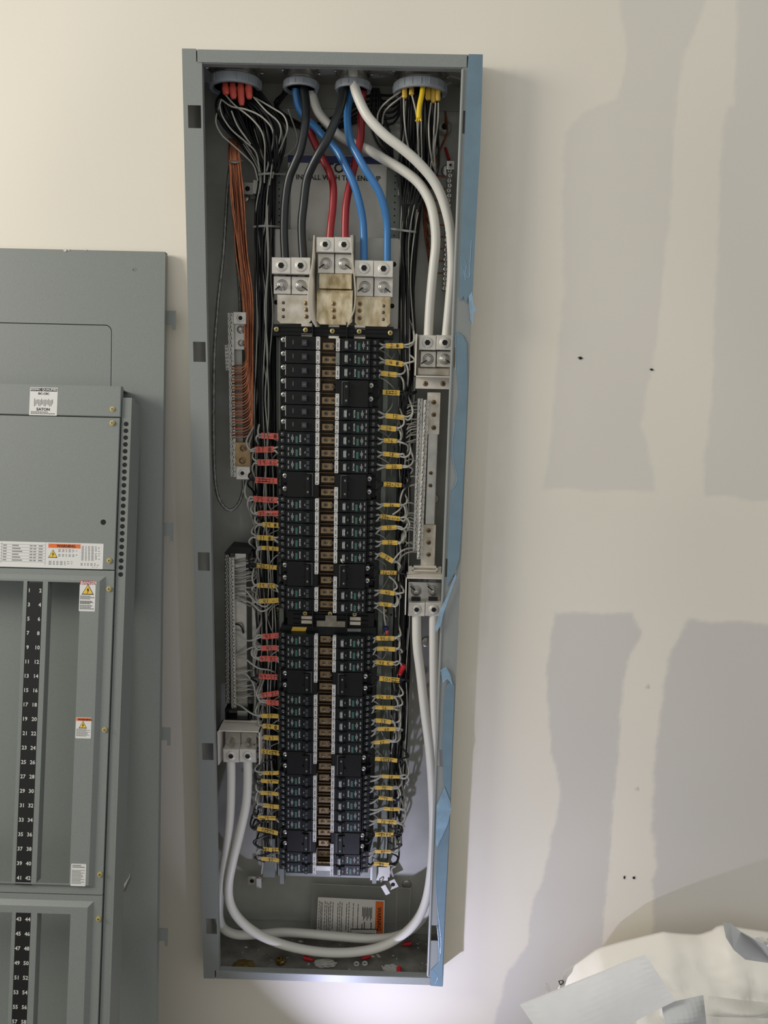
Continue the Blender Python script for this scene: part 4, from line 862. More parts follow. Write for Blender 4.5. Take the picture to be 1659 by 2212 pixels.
for num, side, cx, cy, w, h, tilt, cl, txt in FL:
    c = P(cx, cy, FD); e = P(cx+w/2, cy, FD); hw = (e-c).length; hh = hw*h/w; tl = math.radians(tilt-.8)
    ux = Vector((math.cos(tl), 0, math.sin(tl))); uz = Vector((-math.sin(tl), 0, math.cos(tl)))
    cn = 'orange' if cl == 'o' else 'yellow'
    spoken = txt.replace(' @', ' and a scribble').replace(' #', ' and a dot').replace(' -', ' and a dash').replace('-0', ' and a dash')
    FK[side] += 1; nth = NTH[FK[side]]
    t = thing('tape_flag', f'{cn} tape flag marked {spoken}, {nth} from the top {"right" if side > 0 else "left"} of the breakers', 'wire label', tuple(c), 'handwritten wire flags')
    mb = MB(); n = 5; top = []; bot = []
    for k in range(n+1):
        s = -1+2*k/n; bend = .0007*math.sin(3*s+num); a = c+ux*(hw*s)+uz*(hh*U(.93, 1.02))+Vector((0, bend, 0)); b = c+ux*(hw*s)-uz*(hh*U(.93, 1.02))+Vector((0, bend, 0)); top.append(a); bot.append(b)
    for th in (0, .0016):
        vs = [p+Vector((0, th, 0)) for p in top+bot]; mb.add(vs, [(k, k+1, n+2+k, n+1+k) for k in range(n)])
    mb.tube([c-ux*hw*.98+Vector((0, .0010, 0)), c+ux*hw*.98+Vector((0, .0010, 0))], .0021, 6)
    mb.build('tape', 'orange_tape' if cl == 'o' else 'yellow_tape', t)
    hb = MB(); mul = min(1.0, 2*hw*.9/(len(txt)*.78*hh*1.5)); hb.strokes(txt, c+Vector((0, -.0015, 0)), ux, uz, hh*1.5*mul, .00038); hb.build('handwriting', 'ink', t)
    # the wires that run through this flag
    sd, z, kd = TERM[num]; tx0 = (.2328-.079) if sd < 0 else (.2628+.079)
    dz = (.0055, -.0065) if kd == 't' else (.003, -.0224)
    for q in range(2):
        T0 = Vector((tx0, BD+.018, z+dz[q])); zoff = uz*(hh*.35*(1-2*q)); o1 = c+ux*(-sd*hw)+zoff; o2 = c+ux*(sd*hw)+zoff
        Y = Vector((0, .002, 0))
        dark = kd == 'd' or (q == 0 and num % 3 == 0 and num > 60)
        dirn = -1 if (num*7+q*3) % 5 < 2 else 1
        outx = sd*U(.008, .020)*(1.15 if sd > 0 else .9); dr = U(.010, .034)
        m1 = o2+Vector((outx*.6, U(-.004, .004), U(-.003, .003))); m2 = o2+Vector((outx, U(.0, .012), dirn*dr*.5)); m3 = o2+Vector((outx*U(.2, .9), .030, dirn*dr*1.6)); m4 = o2+Vector((outx*U(0, .8), .040, dirn*dr*3))
        pts = curve([T0-Vector((sd*.006, 0, 0)), T0, T0.lerp(o1, .5)+Vector((0, -.002, U(-.002, .002))), o1+Y, c+zoff+Y, o2+Y, m1+Y, m2, m3, m4], 4)
        o = MB().tube(pts, .0019 if kd == 't' else .0021, 6, cap=False).build('branch_wire', 'wire_black' if dark else 'wire_white')
        tag(o, f'{"black" if dark else "pale grey"} wire through {cn} flag {spoken.split(" ")[0]}, {nth} flag on the {"right" if side > 0 else "left"}, {"upper" if q == 0 else "lower"} strand', 'wire', 'wires through the tape flags')
# neutral returns: from tandem breakers down/up in arcs on the outside
for num, (sd, z, kd) in sorted(TERM.items()):
    if kd == 'd': continue
    T0 = Vector((.2328-.076 if sd < 0 else .2628+.076, BD+.026, z-.008)); s = sd
    dn = 1 if num % 4 in (1, 2) else -1; L_ = U(.03, .06)
    end = T0+Vector((s*U(.030, .046), U(.03, .045), -dn*L_))
    pts = curve([T0, T0+Vector((s*.010, 0, -dn*.001)), T0+Vector((s*U(.020, .026), .004, -dn*L_*.28)), T0+Vector((s*U(.026, .034), .015, -dn*L_*.62)), end], 5)
    o = MB().tube(pts, .0014, 5, cap=False).build('pigtail_wire', 'wire_grey' if num % 3 else 'wire_white')
    tag(o, 'pale neutral pigtail curving away behind the flags from a tandem breaker', 'wire', 'pale pigtails behind the flags')
# neutral conductors on the two neutral bars
for k, y in enumerate([1213, 1219, 1231, 1237, 1243, 1248, 1253, 1258, 1267, 1275, 1283, 1290, 1296, 1451, 1466, 1473, 1481, 1492, 1502, 1507]):
    rise = U(-9, -3) if y < 1262 else (U(4, 30) if y < 1300 else U(-8, 2))
    wire([(500, y, .086), (510, y, .080), (524, y+1+rise*.2, .074), (538, y+rise*.6, .074), (550, y+rise, .086), (560+U(-2, 4), y+rise*2+U(10, 40)*(-1 if k % 2 else 1), .106), (565, y+rise*2+U(60, 90)*(-1 if k % 2 else 1), .118)], 'wire_white' if k % 3 else 'wire_grey', 'pale neutral wire clamped in the lower left neutral bar', 'neutral wires on the left bar')
for pts, lb in (
 ([(505, 1267, .08), (520, 1268, .072), (535, 1280, .066), (548, 1297, .064), (568, 1310, .066), (580, 1306, .07), (592, 1290, .09)], 'long pale wire dipping from the left neutral bar under flag 41'),
 ([(506, 1296, .08), (526, 1297, .072), (546, 1305, .066), (560, 1319, .064), (575, 1318, .066), (590, 1305, .08)], 'long pale wire from the left neutral bar, lower one near flag 41'),
 ([(508, 1364, .08), (520, 1375, .070), (535, 1384, .062), (550, 1381, .060), (566, 1375, .061)], 'pale wire drooping from the left neutral bar to flag 43'),
 ([(508, 1416, .08), (525, 1408, .070), (540, 1400, .066), (558, 1395, .068), (575, 1398, .07)], 'pale wire rising from the left neutral bar to flag 45'),
 ([(508, 1421, .08), (528, 1423, .070), (545, 1435, .064), (560, 1444, .066), (580, 1447, .068), (594, 1452, .08)], 'pale wire sagging from the left neutral bar above flag 49'),
 ([(508, 1451, .08), (530, 1456, .072), (546, 1475, .066), (551, 1500, .066), (550, 1530, .076), (545, 1545, .09)], 'pale wire bowing right then down from the left neutral bar'),
 ([(508, 1519, .08), (522, 1526, .070), (538, 1538, .062), (552, 1545, .060), (566, 1546, .061)], 'pale wire running from the left neutral bar to flag 57'),
 ([(906, 1185, .085), (890, 1184, .078), (872, 1188, .07), (858, 1200, .064), (848, 1214, .06)], 'pale wire from the foot of the right neutral bar toward flag 34, upper one'),
 ([(906, 1193, .085), (888, 1192, .078), (872, 1198, .072), (864, 1210, .068), (861, 1240, .075), (862, 1300, .1)], 'pale wire from the foot of the right neutral bar bending down'),
 ([(903, 1047, .085), (888, 1049, .076), (872, 1058, .07), (865, 1080, .068), (867, 1092, .072)], 'pale wire looping from the right neutral bar under flag 22+24'),
 ([(905, 1030, .085), (890, 1029, .08), (882, 1034, .078), (880, 1050, .085)], 'short pale hook wire on the right neutral bar'),
 ([(898, 1090, .085), (885, 1086, .076), (872, 1090, .07), (862, 1102, .066), (848, 1112, .064)], 'pale wire arching from the right neutral bar toward flag 28'),
 ([(840, 1245, .06), (852, 1255, .062), (858, 1268, .066), (850, 1276, .066)], 'thick pale hook between flags 36+38 and 40')):
    wire(pts, 'wire_white', lb, 'traced pale wires beside the breakers', r=.0018)
for k, y in enumerate([868, 876, 884, 890, 905, 911, 916, 920, 926, 932, 938, 949, 953, 994, 1108, 1114, 1121, 1128, 1135, 1140, 1146, 1170, 1176, 1184]):
    up_ = 1 if y < 960 else (0 if y < 1000 else U(-.4, .6)); hgt = U(10, 30)
    wire([(903, y, .086), (896, y+1, .082), (886, y-2+up_*U(2, 8), .080), (876+U(-3, 3), y+up_*hgt*.5, .082), (870+U(-3, 5), y+hgt*(1 if up_ > 0 else -1), .094), (872, y+(hgt+45)*(1 if up_ > 0 else -1), .11)], 'wire_white' if k % 3 else 'wire_grey', 'pale neutral wire clamped in the right neutral bar', 'neutral wires on the right bar')
# ties, wire nuts
def tie(pts, label, r=.0022, mt='tie'):
    tag(MB().tube(pcurve(pts, 4), r, 6, flat=.5).build('cable_tie', mt), label, 'cable tie')
tie([(558, 377, .085), (575, 375, .078), (595, 375, .086), (625, 377, .11)], 'grey cable tie round the left trunk below the fan')
tie([(548, 490, .085), (570, 488, .076), (590, 489, .086), (604, 490, .10)], 'grey cable tie round the left trunk level with the perforated wing')
tie([(826, 494, .10), (850, 495, .085), (880, 499, .075), (898, 501, .085)], 'grey cable tie round the right trunk above the lugs')
tie([(490, 345, .085), (500, 350, .070), (512, 350, .070), (523, 346, .085)], 'grey cable tie round the copper bundle')
tie([(862, 846, .075), (875, 849, .070), (890, 850, .075), (899, 846, .09)], 'black cable tie round the right trunk beside flag 8+10', .0036, 'cable_black')
def nut(p, d, mt, label, L=.024, r=.0065):
    p = Vector(p); d = Vector(d).normalized(); tag(MB().tube([p, p+d*L*.3, p+d*L*.9, p+d*L], [r, r*.95, r*.6, r*.35], 10).build('wire_nut', mt), label, 'wire nut')
nut(P(872, 1436, .075), (-.35, .0, -1), 'red_nut', 'dark red wire nut hanging in the right trunk beside flag 48')
nut(P(834, 1354, .08), (.05, 0, -1), 'navy', 'dark blue wire nut above flag 44', .014, .006)
nut(P(836, 1362, .076), (.05, 0, -1), 'orange_tape', 'orange wire nut tip just above flag 44', .010, .0035)
cable([(829, 1310, .07), (830, 1330, .07), (833, 1350, .075)], .0019, 'wire_white', 'branch_wire', 'pale wire dropping into the blue wire nut', 'wire', n=6)
cable([(508, 1348, .086), (520, 1352, .08), (526, 1368, .085)], .0016, 'ink', 'branch_wire', 'short black wire by the bolt on the left neutral busbar', 'wire', n=6)
for k, (y0, y1) in enumerate(((1640, 1700), (1735, 1770), (1768, 1800), (1800, 1835), (1840, 1862))):     # black loops at the lower left / right
    wire([(592, y0, .08), (572, y0+6, .07), (551-3*(k % 2), (y0+y1)/2, .066), (556, y1-6, .064), (572, y1, .062)], 'cable_black', 'black wire looping outward beside the lowest left flags', 'black loops lower left', r=.0019)
    wire([(838, y0+50, .08), (852, y0+56, .07), (868-3*(k % 2), (y0+y1)/2+40, .066), (858, y1+32, .064), (845, y1+36, .062)] if y1 < 1830 else [(842, 1842, .07), (858, 1850, .066), (856, 1862, .064), (840, 1868, .062)], 'cable_black', 'black wire looping outward beside the lowest right flags', 'black loops lower right', r=.0019)
# ================================================================ THINGS IN THE CABINET BOTTOM
bag = MB(); pq = [P(x, y, .130) for x, y in ((675, 1909), (887, 1919), (882, 2032), (668, 2032))]
BG = thing('document_pouch', 'clear plastic pouch holding the instruction card, propped in the cabinet bottom', 'pouch', tuple(P(775, 2030, .130)))
bag.prism(pq, (0, .0008, 0)); o = bag.build('pouch_film', 'poly_bag', BG)
MB().tube([P(858, 1920, .1293), P(855, 2030, .1293)], .0006, 4).tube([pq[0], pq[1]], .0007, 4).tube([pq[1], pq[2]], .0006, 4).build('pouch_seam', 'clear_film', BG)
CD = .1285
cdp = [P(x, y, CD) for x, y in ((687, 1938), (831, 1945), (829, 2030), (683, 2030))]
IC = MB(); IC.prism(cdp, (0, .0006, 0))
def cq(mb, u0, v0, u1, v1, mi, dd=.0002):
    def f(u, v): return cdp[0].lerp(cdp[1], u).lerp(cdp[3].lerp(cdp[2], u), v)+Vector((0, -dd, 0))
    mb.add([f(u0, v0), f(u1, v0), f(u1, v1), f(u0, v1)], [(0, 1, 2, 3)], mi)
cq(IC, .865, .03, .985, 1, 1)
for k, u in enumerate((.02, .045, .065, .105, .135, .165, .19, .225, .30, .33, .36, .43, .465, .53, .60)):
    v0 = .08+.02*(k % 3); v1 = .75+.2*((k*37) % 7)/7
    n = 9
    for j in range(n): a = v0+(v1-v0)*j/n; cq(IC, u, a, u+.009, a+(v1-v0)/n*(.8+.2*((j*k) % 3)/2), 2)
for k in range(9): cq(IC, .67+.017*k, .18+.03*(k % 2), .68+.017*k, .42+.05*((k*5) % 3), 2)
for a, b in ((.665, .60), (.70, .55), (.80, .56)): cq(IC, a, b, a+.012, b+.18, 2)
IC.text('WARNING', cdp[0].lerp(cdp[1], .925).lerp(cdp[3].lerp(cdp[2], .925), .47)+Vector((0, -.0006, 0)), (0, 0, -1), (1, 0, 0), .0125, 2)
cq(IC, .505, .72, .895, 1, 2, .0008); cq(IC, .512, .74, .888, .99, 0, .0012)
for k in range(14): cq(IC, .54+.024*k, .82, .555+.024*k, .87, 2, .0015)
tag(IC.build('instruction_card', ['paper', 'warn_orange', 'ink']), 'printed warning card with orange band standing inside the clear pouch', 'card')
FZ_ = .003
def onfloor(px, py): return PZ(px, py, FZ_)
for (x, y, ang, lab) in ((657, 2073, .5, 'left'), (800, 2068, 2.4, 'middle, beside two rings'), (888, 2042, 2.8, 'rear right'), (862, 2096, 1.6, 'front right')):
    p = onfloor(x, y)+Vector((0, 0, .0055)); nut(p, (math.cos(ang), -abs(math.sin(ang))*.6, .0), 'red_nut', f'red wire nut lying on the cabinet floor, {lab}', .022, .0055)
for x, y, lb in ((770, 2084, 'left'), (788, 2083, 'right')):
    p = onfloor(x, y); tag(MB().lathe((p.x, p.y, p.z), [(.0035, 0), (.0062, 0), (.0062, .004), (.0035, .004), (.0035, 0)], 16, 'z').build('plastic_ring', 'label_white'), f'small white plastic ring on the cabinet floor, {lb} of two', 'ring')
p = onfloor(607, 2080); br = MB(); br.lathe((p.x, p.y, p.z), [(.009, 0), (.011, .002), (.011, .008), (.008, .010), (.005, .010), (.005, .004), (.0001, .004)], 8, 'z', sm=False); br.lathe((p.x-.004, p.y-.004, p.z+.010), [(.008, 0), (.008, .004), (.004, .005), (.004, 0)], 6, 'z', sm=False)
tag(br.build('brass_fitting', 'olive'), 'brass fitting with ring lying on the cabinet floor, left of centre', 'fitting')
def crumple(name, c, rx, ry, rz, mt, label, cat, seed, n=14):
    mb = MB(); vs = []; c = Vector(c)
    for i in range(n+1):
        th = math.pi*i/n
        for j in range(2*n):
            ph = math.pi*j/n; d = Vector((math.sin(th)*math.cos(ph), math.sin(th)*math.sin(ph), math.cos(th)))
            k = 1+.35*noise.noise(d*2.6+Vector((seed, 0, 0)))+.15*noise.noise(d*6+Vector((0, seed, 0)))
            z = d.z*rz*k; vs.append(c+Vector((d.x*rx*k, d.y*ry*k, max(z, -rz*.6)+rz*.6)))
    m = 2*n; mb.add(vs, [(i*m+j, i*m+(j+1) % m, (i+1)*m+(j+1) % m, (i+1)*m+j) for i in range(n) for j in range(m)])
    return tag(mb.build(name, mt), label, cat)
crumple('plastic_scrap', onfloor(702, 2084), .022, .012, .006, 'clear_film', 'crumpled clear plastic scrap on the cabinet floor near the centre', 'scrap', 3)
crumple('plastic_scrap', onfloor(845, 2094), .018, .010, .004, 'clear_film', 'crumpled clear plastic scrap on the cabinet floor by the front right wire nut', 'scrap', 9)
crumple('debris_heap', onfloor(528, 2086), .022, .014, .004, 'olive', 'small heap of brown debris in the left front corner of the cabinet floor', 'debris', 5)
def chips():
    mb = MB()
    for k in range(90):
        x = U(.06, .49); y = U(.012, .13); s = U(.0008, .003); a = U(0, 3.1); dx, dy = s*math.cos(a)*U(1, 2.5), s*math.sin(a); z = FZ_+.0002
        mb.prism([(x-dx, y-dy, z), (x+dy*.5, y-dx*.5, z), (x+dx, y+dy, z), (x-dy*.5, y+dx*.5, z)], (0, 0, U(.0004, .0015)), k % 3)
    o = mb.build('dust_and_chips', ['paper', 'box_inside', 'wire_grey']); o['kind'] = 'stuff'; tag(o, 'dust and pale chips scattered over the cabinet floor', 'debris')
chips()
# LED torch below the cabinet (its beam lights the lower right)
# ================================================================ LEANING COVER (rear) AND DEADFRONT (front)
class Lean:
    def __init__(s, tilt, d):
        s.n = Vector((0, -math.cos(tilt), math.sin(tilt))); s.d = d; s.u = Vector((1, 0, 0)); s.v = Vector((0, math.sin(tilt), math.cos(tilt)))   # v = up the sheet
        s.o = CAM-s.n*d
    def at(s, px, py, h=0):
        r = ray(px, py); return CAM+r*(-(s.d-h)/r.dot(s.n))
    def uv(s, px, py, h=0):
        p = s.at(px, py, h)-s.o; return p.dot(s.u), p.dot(s.v)
    def xyz(s, u, v, h=0): return s.o+s.u*u+s.v*v+s.n*h
    def R(s, mb, u0, u1, v0, v1, h0, h1, mi=0, b=0):
        if b: c = [(u0+b, v0+b, h1), (u1-b, v0+b, h1), (u1-b, v1-b, h1), (u0+b, v1-b, h1), (u0, v0, h1-b), (u1, v0, h1-b), (u1, v1, h1-b), (u0, v1, h1-b), (u0, v0, h0), (u1, v0, h0), (u1, v1, h0), (u0, v1, h0)]
        else: c = [(u, v, h) for h in (h1, h0) for u, v in ((u0, v0), (u1, v0), (u1, v1), (u0, v1))]
        f = [(0, 1, 2, 3)]+[(a+i, a+4+i, a+4+(i+1) % 4, a+(i+1) % 4) for a in range(0, len(c)-4, 4) for i in range(4)]+[tuple(range(len(c)-1, len(c)-5, -1))]
        return mb.add([s.xyz(*p) for p in c], f, mi)
    def poly(s, mb, uvs, h0, h1, mi=0): return mb.prism([s.xyz(u, v, h1) for u, v in uvs], s.n*(h0-h1), mi)
    def pr(s, x0, y0, x1, y1, h=0):
        xm, ym = (x0+x1)/2, (y0+y1)/2; return s.uv(x0, ym, h)[0], s.uv(x1, ym, h)[0], s.uv(xm, y1, h)[1], s.uv(xm, y0, h)[1]
    def rnd(s, u0, u1, v0, v1, r, n=4):
        out = []
        for cu, cv, st in ((u0+r, v0+r, 180), (u1-r, v0+r, 270), (u1-r, v1-r, 0), (u0+r, v1-r, 90)):
            for k in range(n+1): a = math.radians(st+90*k/n); out.append((cu+r*math.cos(a), cv+r*math.sin(a)))
        return out
    def disc(s, mb, u, v, h0, h1, r, n=16, mi=0, r1=None):
        r1 = r if r1 is None else r1; a = [s.xyz(u+r*math.cos(2*math.pi*k/n), v+r*math.sin(2*math.pi*k/n), h0) for k in range(n)]; b = [s.xyz(u+r1*math.cos(2*math.pi*k/n), v+r1*math.sin(2*math.pi*k/n), h1) for k in range(n)]
        return mb.add(a+b, [(i, (i+1) % n, n+(i+1) % n, n+i) for i in range(n)]+[tuple(range(n, 2*n))], mi)
    def floor_v(s, h=0): # v where the sheet meets the floor
        return (FZ-(s.o+s.n*h).z)/s.v.z
LB = Lean(math.radians(8.1), 1.397); LD = Lean(math.radians(12.4), 1.338)
UL = -1.2  # both sheets run on unseen to the left, added to block light
CV = thing('panel_cover', 'tall grey sheet-steel panel cover with door, leaning against the wall at the left', 'panel cover', tuple(LB.xyz(-.45, LB.floor_v(), 0)))
ur = LB.uv(347, 1380)[0]; vt = LB.uv(180, 540)[1]; vb = LB.floor_v()+.001
du = LB.uv(241, 770)[0]; dv = LB.uv(120, 699)[1]; r = .012
def arcpts(cu, cv, r, a0, a1, n=6): return [(cu+r*math.cos(math.radians(a0+(a1-a0)*k/n)), cv+r*math.sin(math.radians(a0+(a1-a0)*k/n))) for k in range(n+1)]
mb = MB(); LB.poly(mb, [(UL, vt), (UL, dv)]+arcpts(du-r, dv-r, r, 90, 0)+[(du, vb), (ur, vb), (ur, vt-.003), (ur-.003, vt)], -.0016, 0)
LB.R(mb, ur-.0016, ur, vb, vt-.003, -.014, -.0016); LB.R(mb, UL, ur, vt-.0016, vt, -.014, -.0016); LB.R(mb, UL, du+.02, vb, dv+.02, -.012, -.010, 1)  # last piece: dark sheet behind the door, painting the shade in its gap
mb.build('cover_sheet', ['lean_paint', 'dark_hole'], CV)
g = .0014; mb = MB(); LB.poly(mb, [(UL, dv-g), (UL, vb+.02), (du-g, vb+.02)]+arcpts(du-r, dv-r, r-g, 0, 90), -.006, -.0004); mb.build('cover_door', 'lean_paint', CV)
for y0 in (668, 1130, 1576, 2014):
    mb = MB(); u0 = ur-.001; v1 = LB.uv(350, y0)[1]; w = .018; hgt = .024
    LB.R(mb, u0, u0+w, v1-hgt, v1, -.013, -.0115); LB.R(mb, u0+w-.006, u0+w, v1-hgt-.010, v1-hgt, -.013, -.0115); mb.build('hook_tab', 'lean_paint', CV)
mb = MB(); q = LB.uv(291, 582); LB.disc(mb, q[0], q[1], 0, .0002, .0035); LB.disc(mb, q[0]-.003, q[1]-.001, 0, .0002, .002); mb.build('paint_mark', 'warn_yellow' if False else 'label_smoke', CV)
mb = MB(); mb.tube([LB.at(*p, .001) for p in ((262, 1923), (267, 1917), (272, 1908), (277, 1899), (280, 1893), (280, 1887))], [.0030, .0030, .0018, .0012, .0008, .0003], 6, flat=.5)
tag(mb.build('compound_smear', 'label_white'), 'white tadpole-shaped compound smear on the leaning cover near the bottom', 'smear')
mb = MB()
for x, y, w in ((141, 542, 5), (149, 541, 3), (186, 541, 3)):
    u, v = LB.uv(x, y); LB.disc(mb, u, v+.001, -.001, .001, .0012*w/2, 7)
tag(mb.build('compound_splash', 'label_white'), 'white compound splashes on the top edge of the leaning cover', 'splash')
# ---- deadfront
DF = thing('deadfront_plate', 'inner grey deadfront assembly with numbered breaker openings, leaning on the larger cover', 'deadfront', tuple(LD.xyz(-.5, LD.floor_v(), 0)))
pr = LD.pr
ue = LD.uv(237, 1500)[0]                        # right edge of the plates (dark joint line)
ue = (LD.uv(252, 900)[0]+LD.uv(222, 2180)[0])/2
vA, vB_, vC, vD = LD.uv(120, 831)[1], LD.uv(120, 898.5)[1], LD.uv(120, 1229)[1], LD.uv(120, 1931)[1]; vE = LD.floor_v(.0)+.001
mb = MB(); LD.R(mb, UL, ue, vB_+.0007, vA, -.010, .0010, b=.0012); LD.R(mb, UL, ue-.004, vA-.004, vA-.002, -.050, -.010); mb.build('top_plate', 'lean_paint', DF)  # deep rear return added to darken the breaker openings
mb = MB(); LD.R(mb, UL, ue-.001, vC+.0007, vB_-.0007, -.004, .0, b=.0008); mb.build('upper_plate', 'lean_paint', DF)
# cover frames with real openings, raised centre field
def frame(v_top, v_bot, o_top, o_bot, strip, nm, last=False):
    uR = LD.uv(224, 1500)[0]; x1 = LD.uv(*strip[1])[0]; x0 = LD.uv(*strip[0])[0]
    uo0, uo1 = strip[2]                        # right opening u range
    a = MB(); F0, F1 = -.010, .0; Rz = .006
    LD.R(a, uR-.004, ue-.001, v_bot, v_top, F0, 0)                  # flat border right
    LD.R(a, UL, uR-.004, v_top-.010, v_top, F0, 0)
    if not last: LD.R(a, UL, uR-.004, v_bot, v_bot+.012, F0, 0)
    vt_, vb_ = v_top-.010, v_bot+(.012 if not last else 0)
    u_in = uR-.012                                                 # raised field with sloping rim
    def slope(p):                                                  # quad strips
        a.add([LD.xyz(*q) for q in p], [(0, 1, 2, 3)])
    slope([(uR-.004, vb_, 0), (uR-.004, vt_, 0), (u_in, vt_-.008, Rz), (u_in, vb_+(.006 if not last else 0), Rz)])
    slope([(UL, vt_, 0), (uR-.004, vt_, 0), (u_in, vt_-.008, Rz), (UL, vt_-.008, Rz)])
    if not last: slope([(UL, vb_, 0), (uR-.004, vb_, 0), (u_in, vb_+.006, Rz), (UL, vb_+.006, Rz)])
    T0 = Rz-.0016; tp, bt = vt_-.008, (vb_+.006 if not last else vb_)
    LD.R(a, uo1, u_in, bt, tp, T0, Rz); LD.R(a, UL, uo1, o_top, tp, T0, Rz)
    if not last: LD.R(a, UL, uo1, bt, o_bot, T0, Rz)
    LD.R(a, x0-.006, x0+.0005, o_bot, o_top, T0, Rz); LD.R(a, x1-.0005, uo0, o_bot, o_top, T0, Rz)
    LD.R(a, UL, UL+.05, o_bot, o_top, T0, Rz)
    for u in (x0-.006, uo0-.0016, uo1): LD.R(a, u, u+.0014, o_bot, o_top, T0-.016, T0)  # lips made deep so the openings fall darker
    return a.build(nm, 'lean_paint', DF), x0, x1, T0, Rz
o1, x0, x1, T0, Rz = frame(vC-.0007, vD+.0007, LD.uv(120, 1257, .006)[1], LD.uv(110, 1908, .006)[1], [(49, 1580), (84, 1580), (LD.uv(91, 1580, .006)[0], LD.uv(162, 1580, .006)[0])], 'breaker_cover')
o2, x0b, x1b, _, _ = frame(vD-.0007, vE, LD.uv(60, 1972, .006)[1], vE, [(32.5, 2090), (66.5, 2090), (LD.uv(76, 2090, .006)[0], LD.uv(148, 2090, .006)[0])], 'breaker_cover', last=True)
def strip(xa, xb, ytop, ybot, n0, y0, pitch, cnt, xl, xr, drift):
    v1 = LD.uv(60, ytop, .006)[1]; v0 = ybot
    mb = MB(); LD.R(mb, xa, xb, v0, v1, T0-.001, Rz-.0006); q = mb.build('number_strip', 'strip_black', DF)
    tm = MB(); va = LD.uv(60, y0, .006)[1]; um = (xa+xb)/2
    for k in range(cnt):
        v = va-pitch*k
        if v < vE+.02: break
        sp = lerp(.0098, .0078, min(1, k/8)) if n0 == 1 else .0078
        for s, nn in ((-1, n0+2*k), (1, n0+2*k+1)):
            tm.text(str(nn), LD.xyz(um+s*sp, v, Rz-.0002), LD.u, LD.v, .0092)
    tm.build('number_print', 'white_print', q)
pitch = (LD.uv(60, 1275, .006)[1]-LD.uv(50, 1896.5, .006)[1])/20
strip(x0, x1, 1259, LD.uv(55, 1912, .006)[1], 1, 1275, pitch, 21, 0, 0, 0)
strip(x0b, x1b, 1971, vE, 43, 1986, pitch, 21, 0, 0, 0)
sc = MB()
for x, y in ((243.5, 884), (243, 914), (236.5, 1211), (236, 1272), (226.5, 1576), (216.5, 1888), (213.5, 1984)):
    u, v = LD.uv(x, y); LD.disc(sc, u, v, 0, .002, .0046, 16, 0); LD.disc(sc, u, v, .002, .0034, .0038, 6, 0, .0030); LD.R(sc, u-.0018, u+.0018, v-.0004, v+.0004, .0034, .0037, 1); LD.R(sc, u-.0004, u+.0004, v-.0018, v+.0018, .0034, .0037, 1)
    o = sc.build('cover_screw', ['brass', 'ink'], DF); sc = MB()
# side rail with its row of round holes, painted as dark discs
u0 = ue+.0008; u1 = LD.uv(268.5, 1050)[0]; u1 = u0+(.0165); vR = LD.uv(265, 858)[1]
mb = MB(); LD.R(mb, u0, u1, vE, vR, -.016, -.004); LD.R(mb, u1, u1+.0022, vE, vR-.001, -.016, .0015); LD.R(mb, u0-.016, u0, vE, vR, -.016, -.011); LD.R(mb, u1+.0002, u1+.0020, vE, vR-.006, -.050, -.016); mb.build('side_rail', 'lean_paint', DF)  # deep side return added to keep light from behind the openings
hm = MB(); va = LD.uv(261, 915)[1]; vz = LD.uv(256, 1241)[1]
for k in range(23): LD.disc(hm, (u0+u1)/2, va+(vz-va)*k/22, -.0042, -.0039, .0042, 14)
hm.build('rail_holes', 'dark_hole', DF)['kind'] = 'stuff'
hm = MB(); u, v = LD.uv(223, 1128); LD.disc(hm, u, v, 0, .0002, .0048, 18); hm.build('plate_hole', 'dark_hole', DF)
# ---- stickers
def sticker(nm, x0, y0, x1, y1, h=.0, r=.001):
    a, b, c, d = pr(x0, y0, x1, y1, h); mb = MB(); LD.poly(mb, LD.rnd(a, b, c, d, r, 3), h, h+.0002)
    def q(u0, v0, u1, v1, mi, dd=.0001): LD.R(mb, a+(b-a)*u0, a+(b-a)*u1, d-(d-c)*v1, d-(d-c)*v0, h+.0002, h+.0002+dd, mi)
    def t(s, u, v, size, mi): mb.text(s, LD.xyz(a+(b-a)*u, d-(d-c)*v, h+.0006), LD.u, LD.v, size, mi)
    def tri(u, v, s, mi_y=2, mi_k=1):
        cu, cv = a+(b-a)*u, d-(d-c)*v
        for k, (ss, mi, hh) in enumerate(((s, mi_k, .0003), (s*.82, mi_y, .0005))):
            LD.poly(mb, [(cu-ss*.58, cv-ss*.45), (cu+ss*.58, cv-ss*.45), (cu, cv+ss*.55)], h+.0002, h+hh, mi)
        LD.poly(mb, [(cu+s*.06, cv+s*.26), (cu-s*.12, cv-s*.04), (cu-.0*s, cv-s*.04), (cu-s*.06, cv-s*.36), (cu+s*.14, cv+.04*s), (cu+s*.02, cv+s*.04)], h+.0002, h+.0007, mi_k)
    def lines(u0, v0, u1, v1, n, mi, fill=.5, seed=1):
        for k in range(n):
            vv = v0+(v1-v0)*k/n; rr = (math.sin(seed*7.3+k*2.7)+1)/2; uu = u1-(u1-u0)*.3*rr; x = u0
            while x < uu-.004:
                wd = (.03+.04*abs(math.sin(k*3.1+x*40)))*(u1-u0)*1.6; q(x, vv, min(uu, x+wd), vv+(v1-v0)/n*fill, mi); x += wd+.012
    return mb, q, t, tri, lines
mb, q, t, tri, lines = sticker('s', 64, 837, 124, 897.5, .0010)
q(.02, .02, .98, .14, 1); t('SEISMIC QUALIFIED', .5, .08, .0058, 0); t('IBC-CBC', .5, .22, .0052, 1)
for k in range(14):
    cxx = .17+.05*k; q(cxx, .40+.05*abs(math.sin(k*1.9)), cxx+.018, .58+.10*abs(math.cos(k*2.3)), 1)
t('EATON', .5, .78, .0070, 1); lines(.06, .86, .92, .97, 2, 3, .7, 2)
mb.build('rating_sticker', ['sticker', 'ink', 'warn_yellow', 'grey_print'], DF)
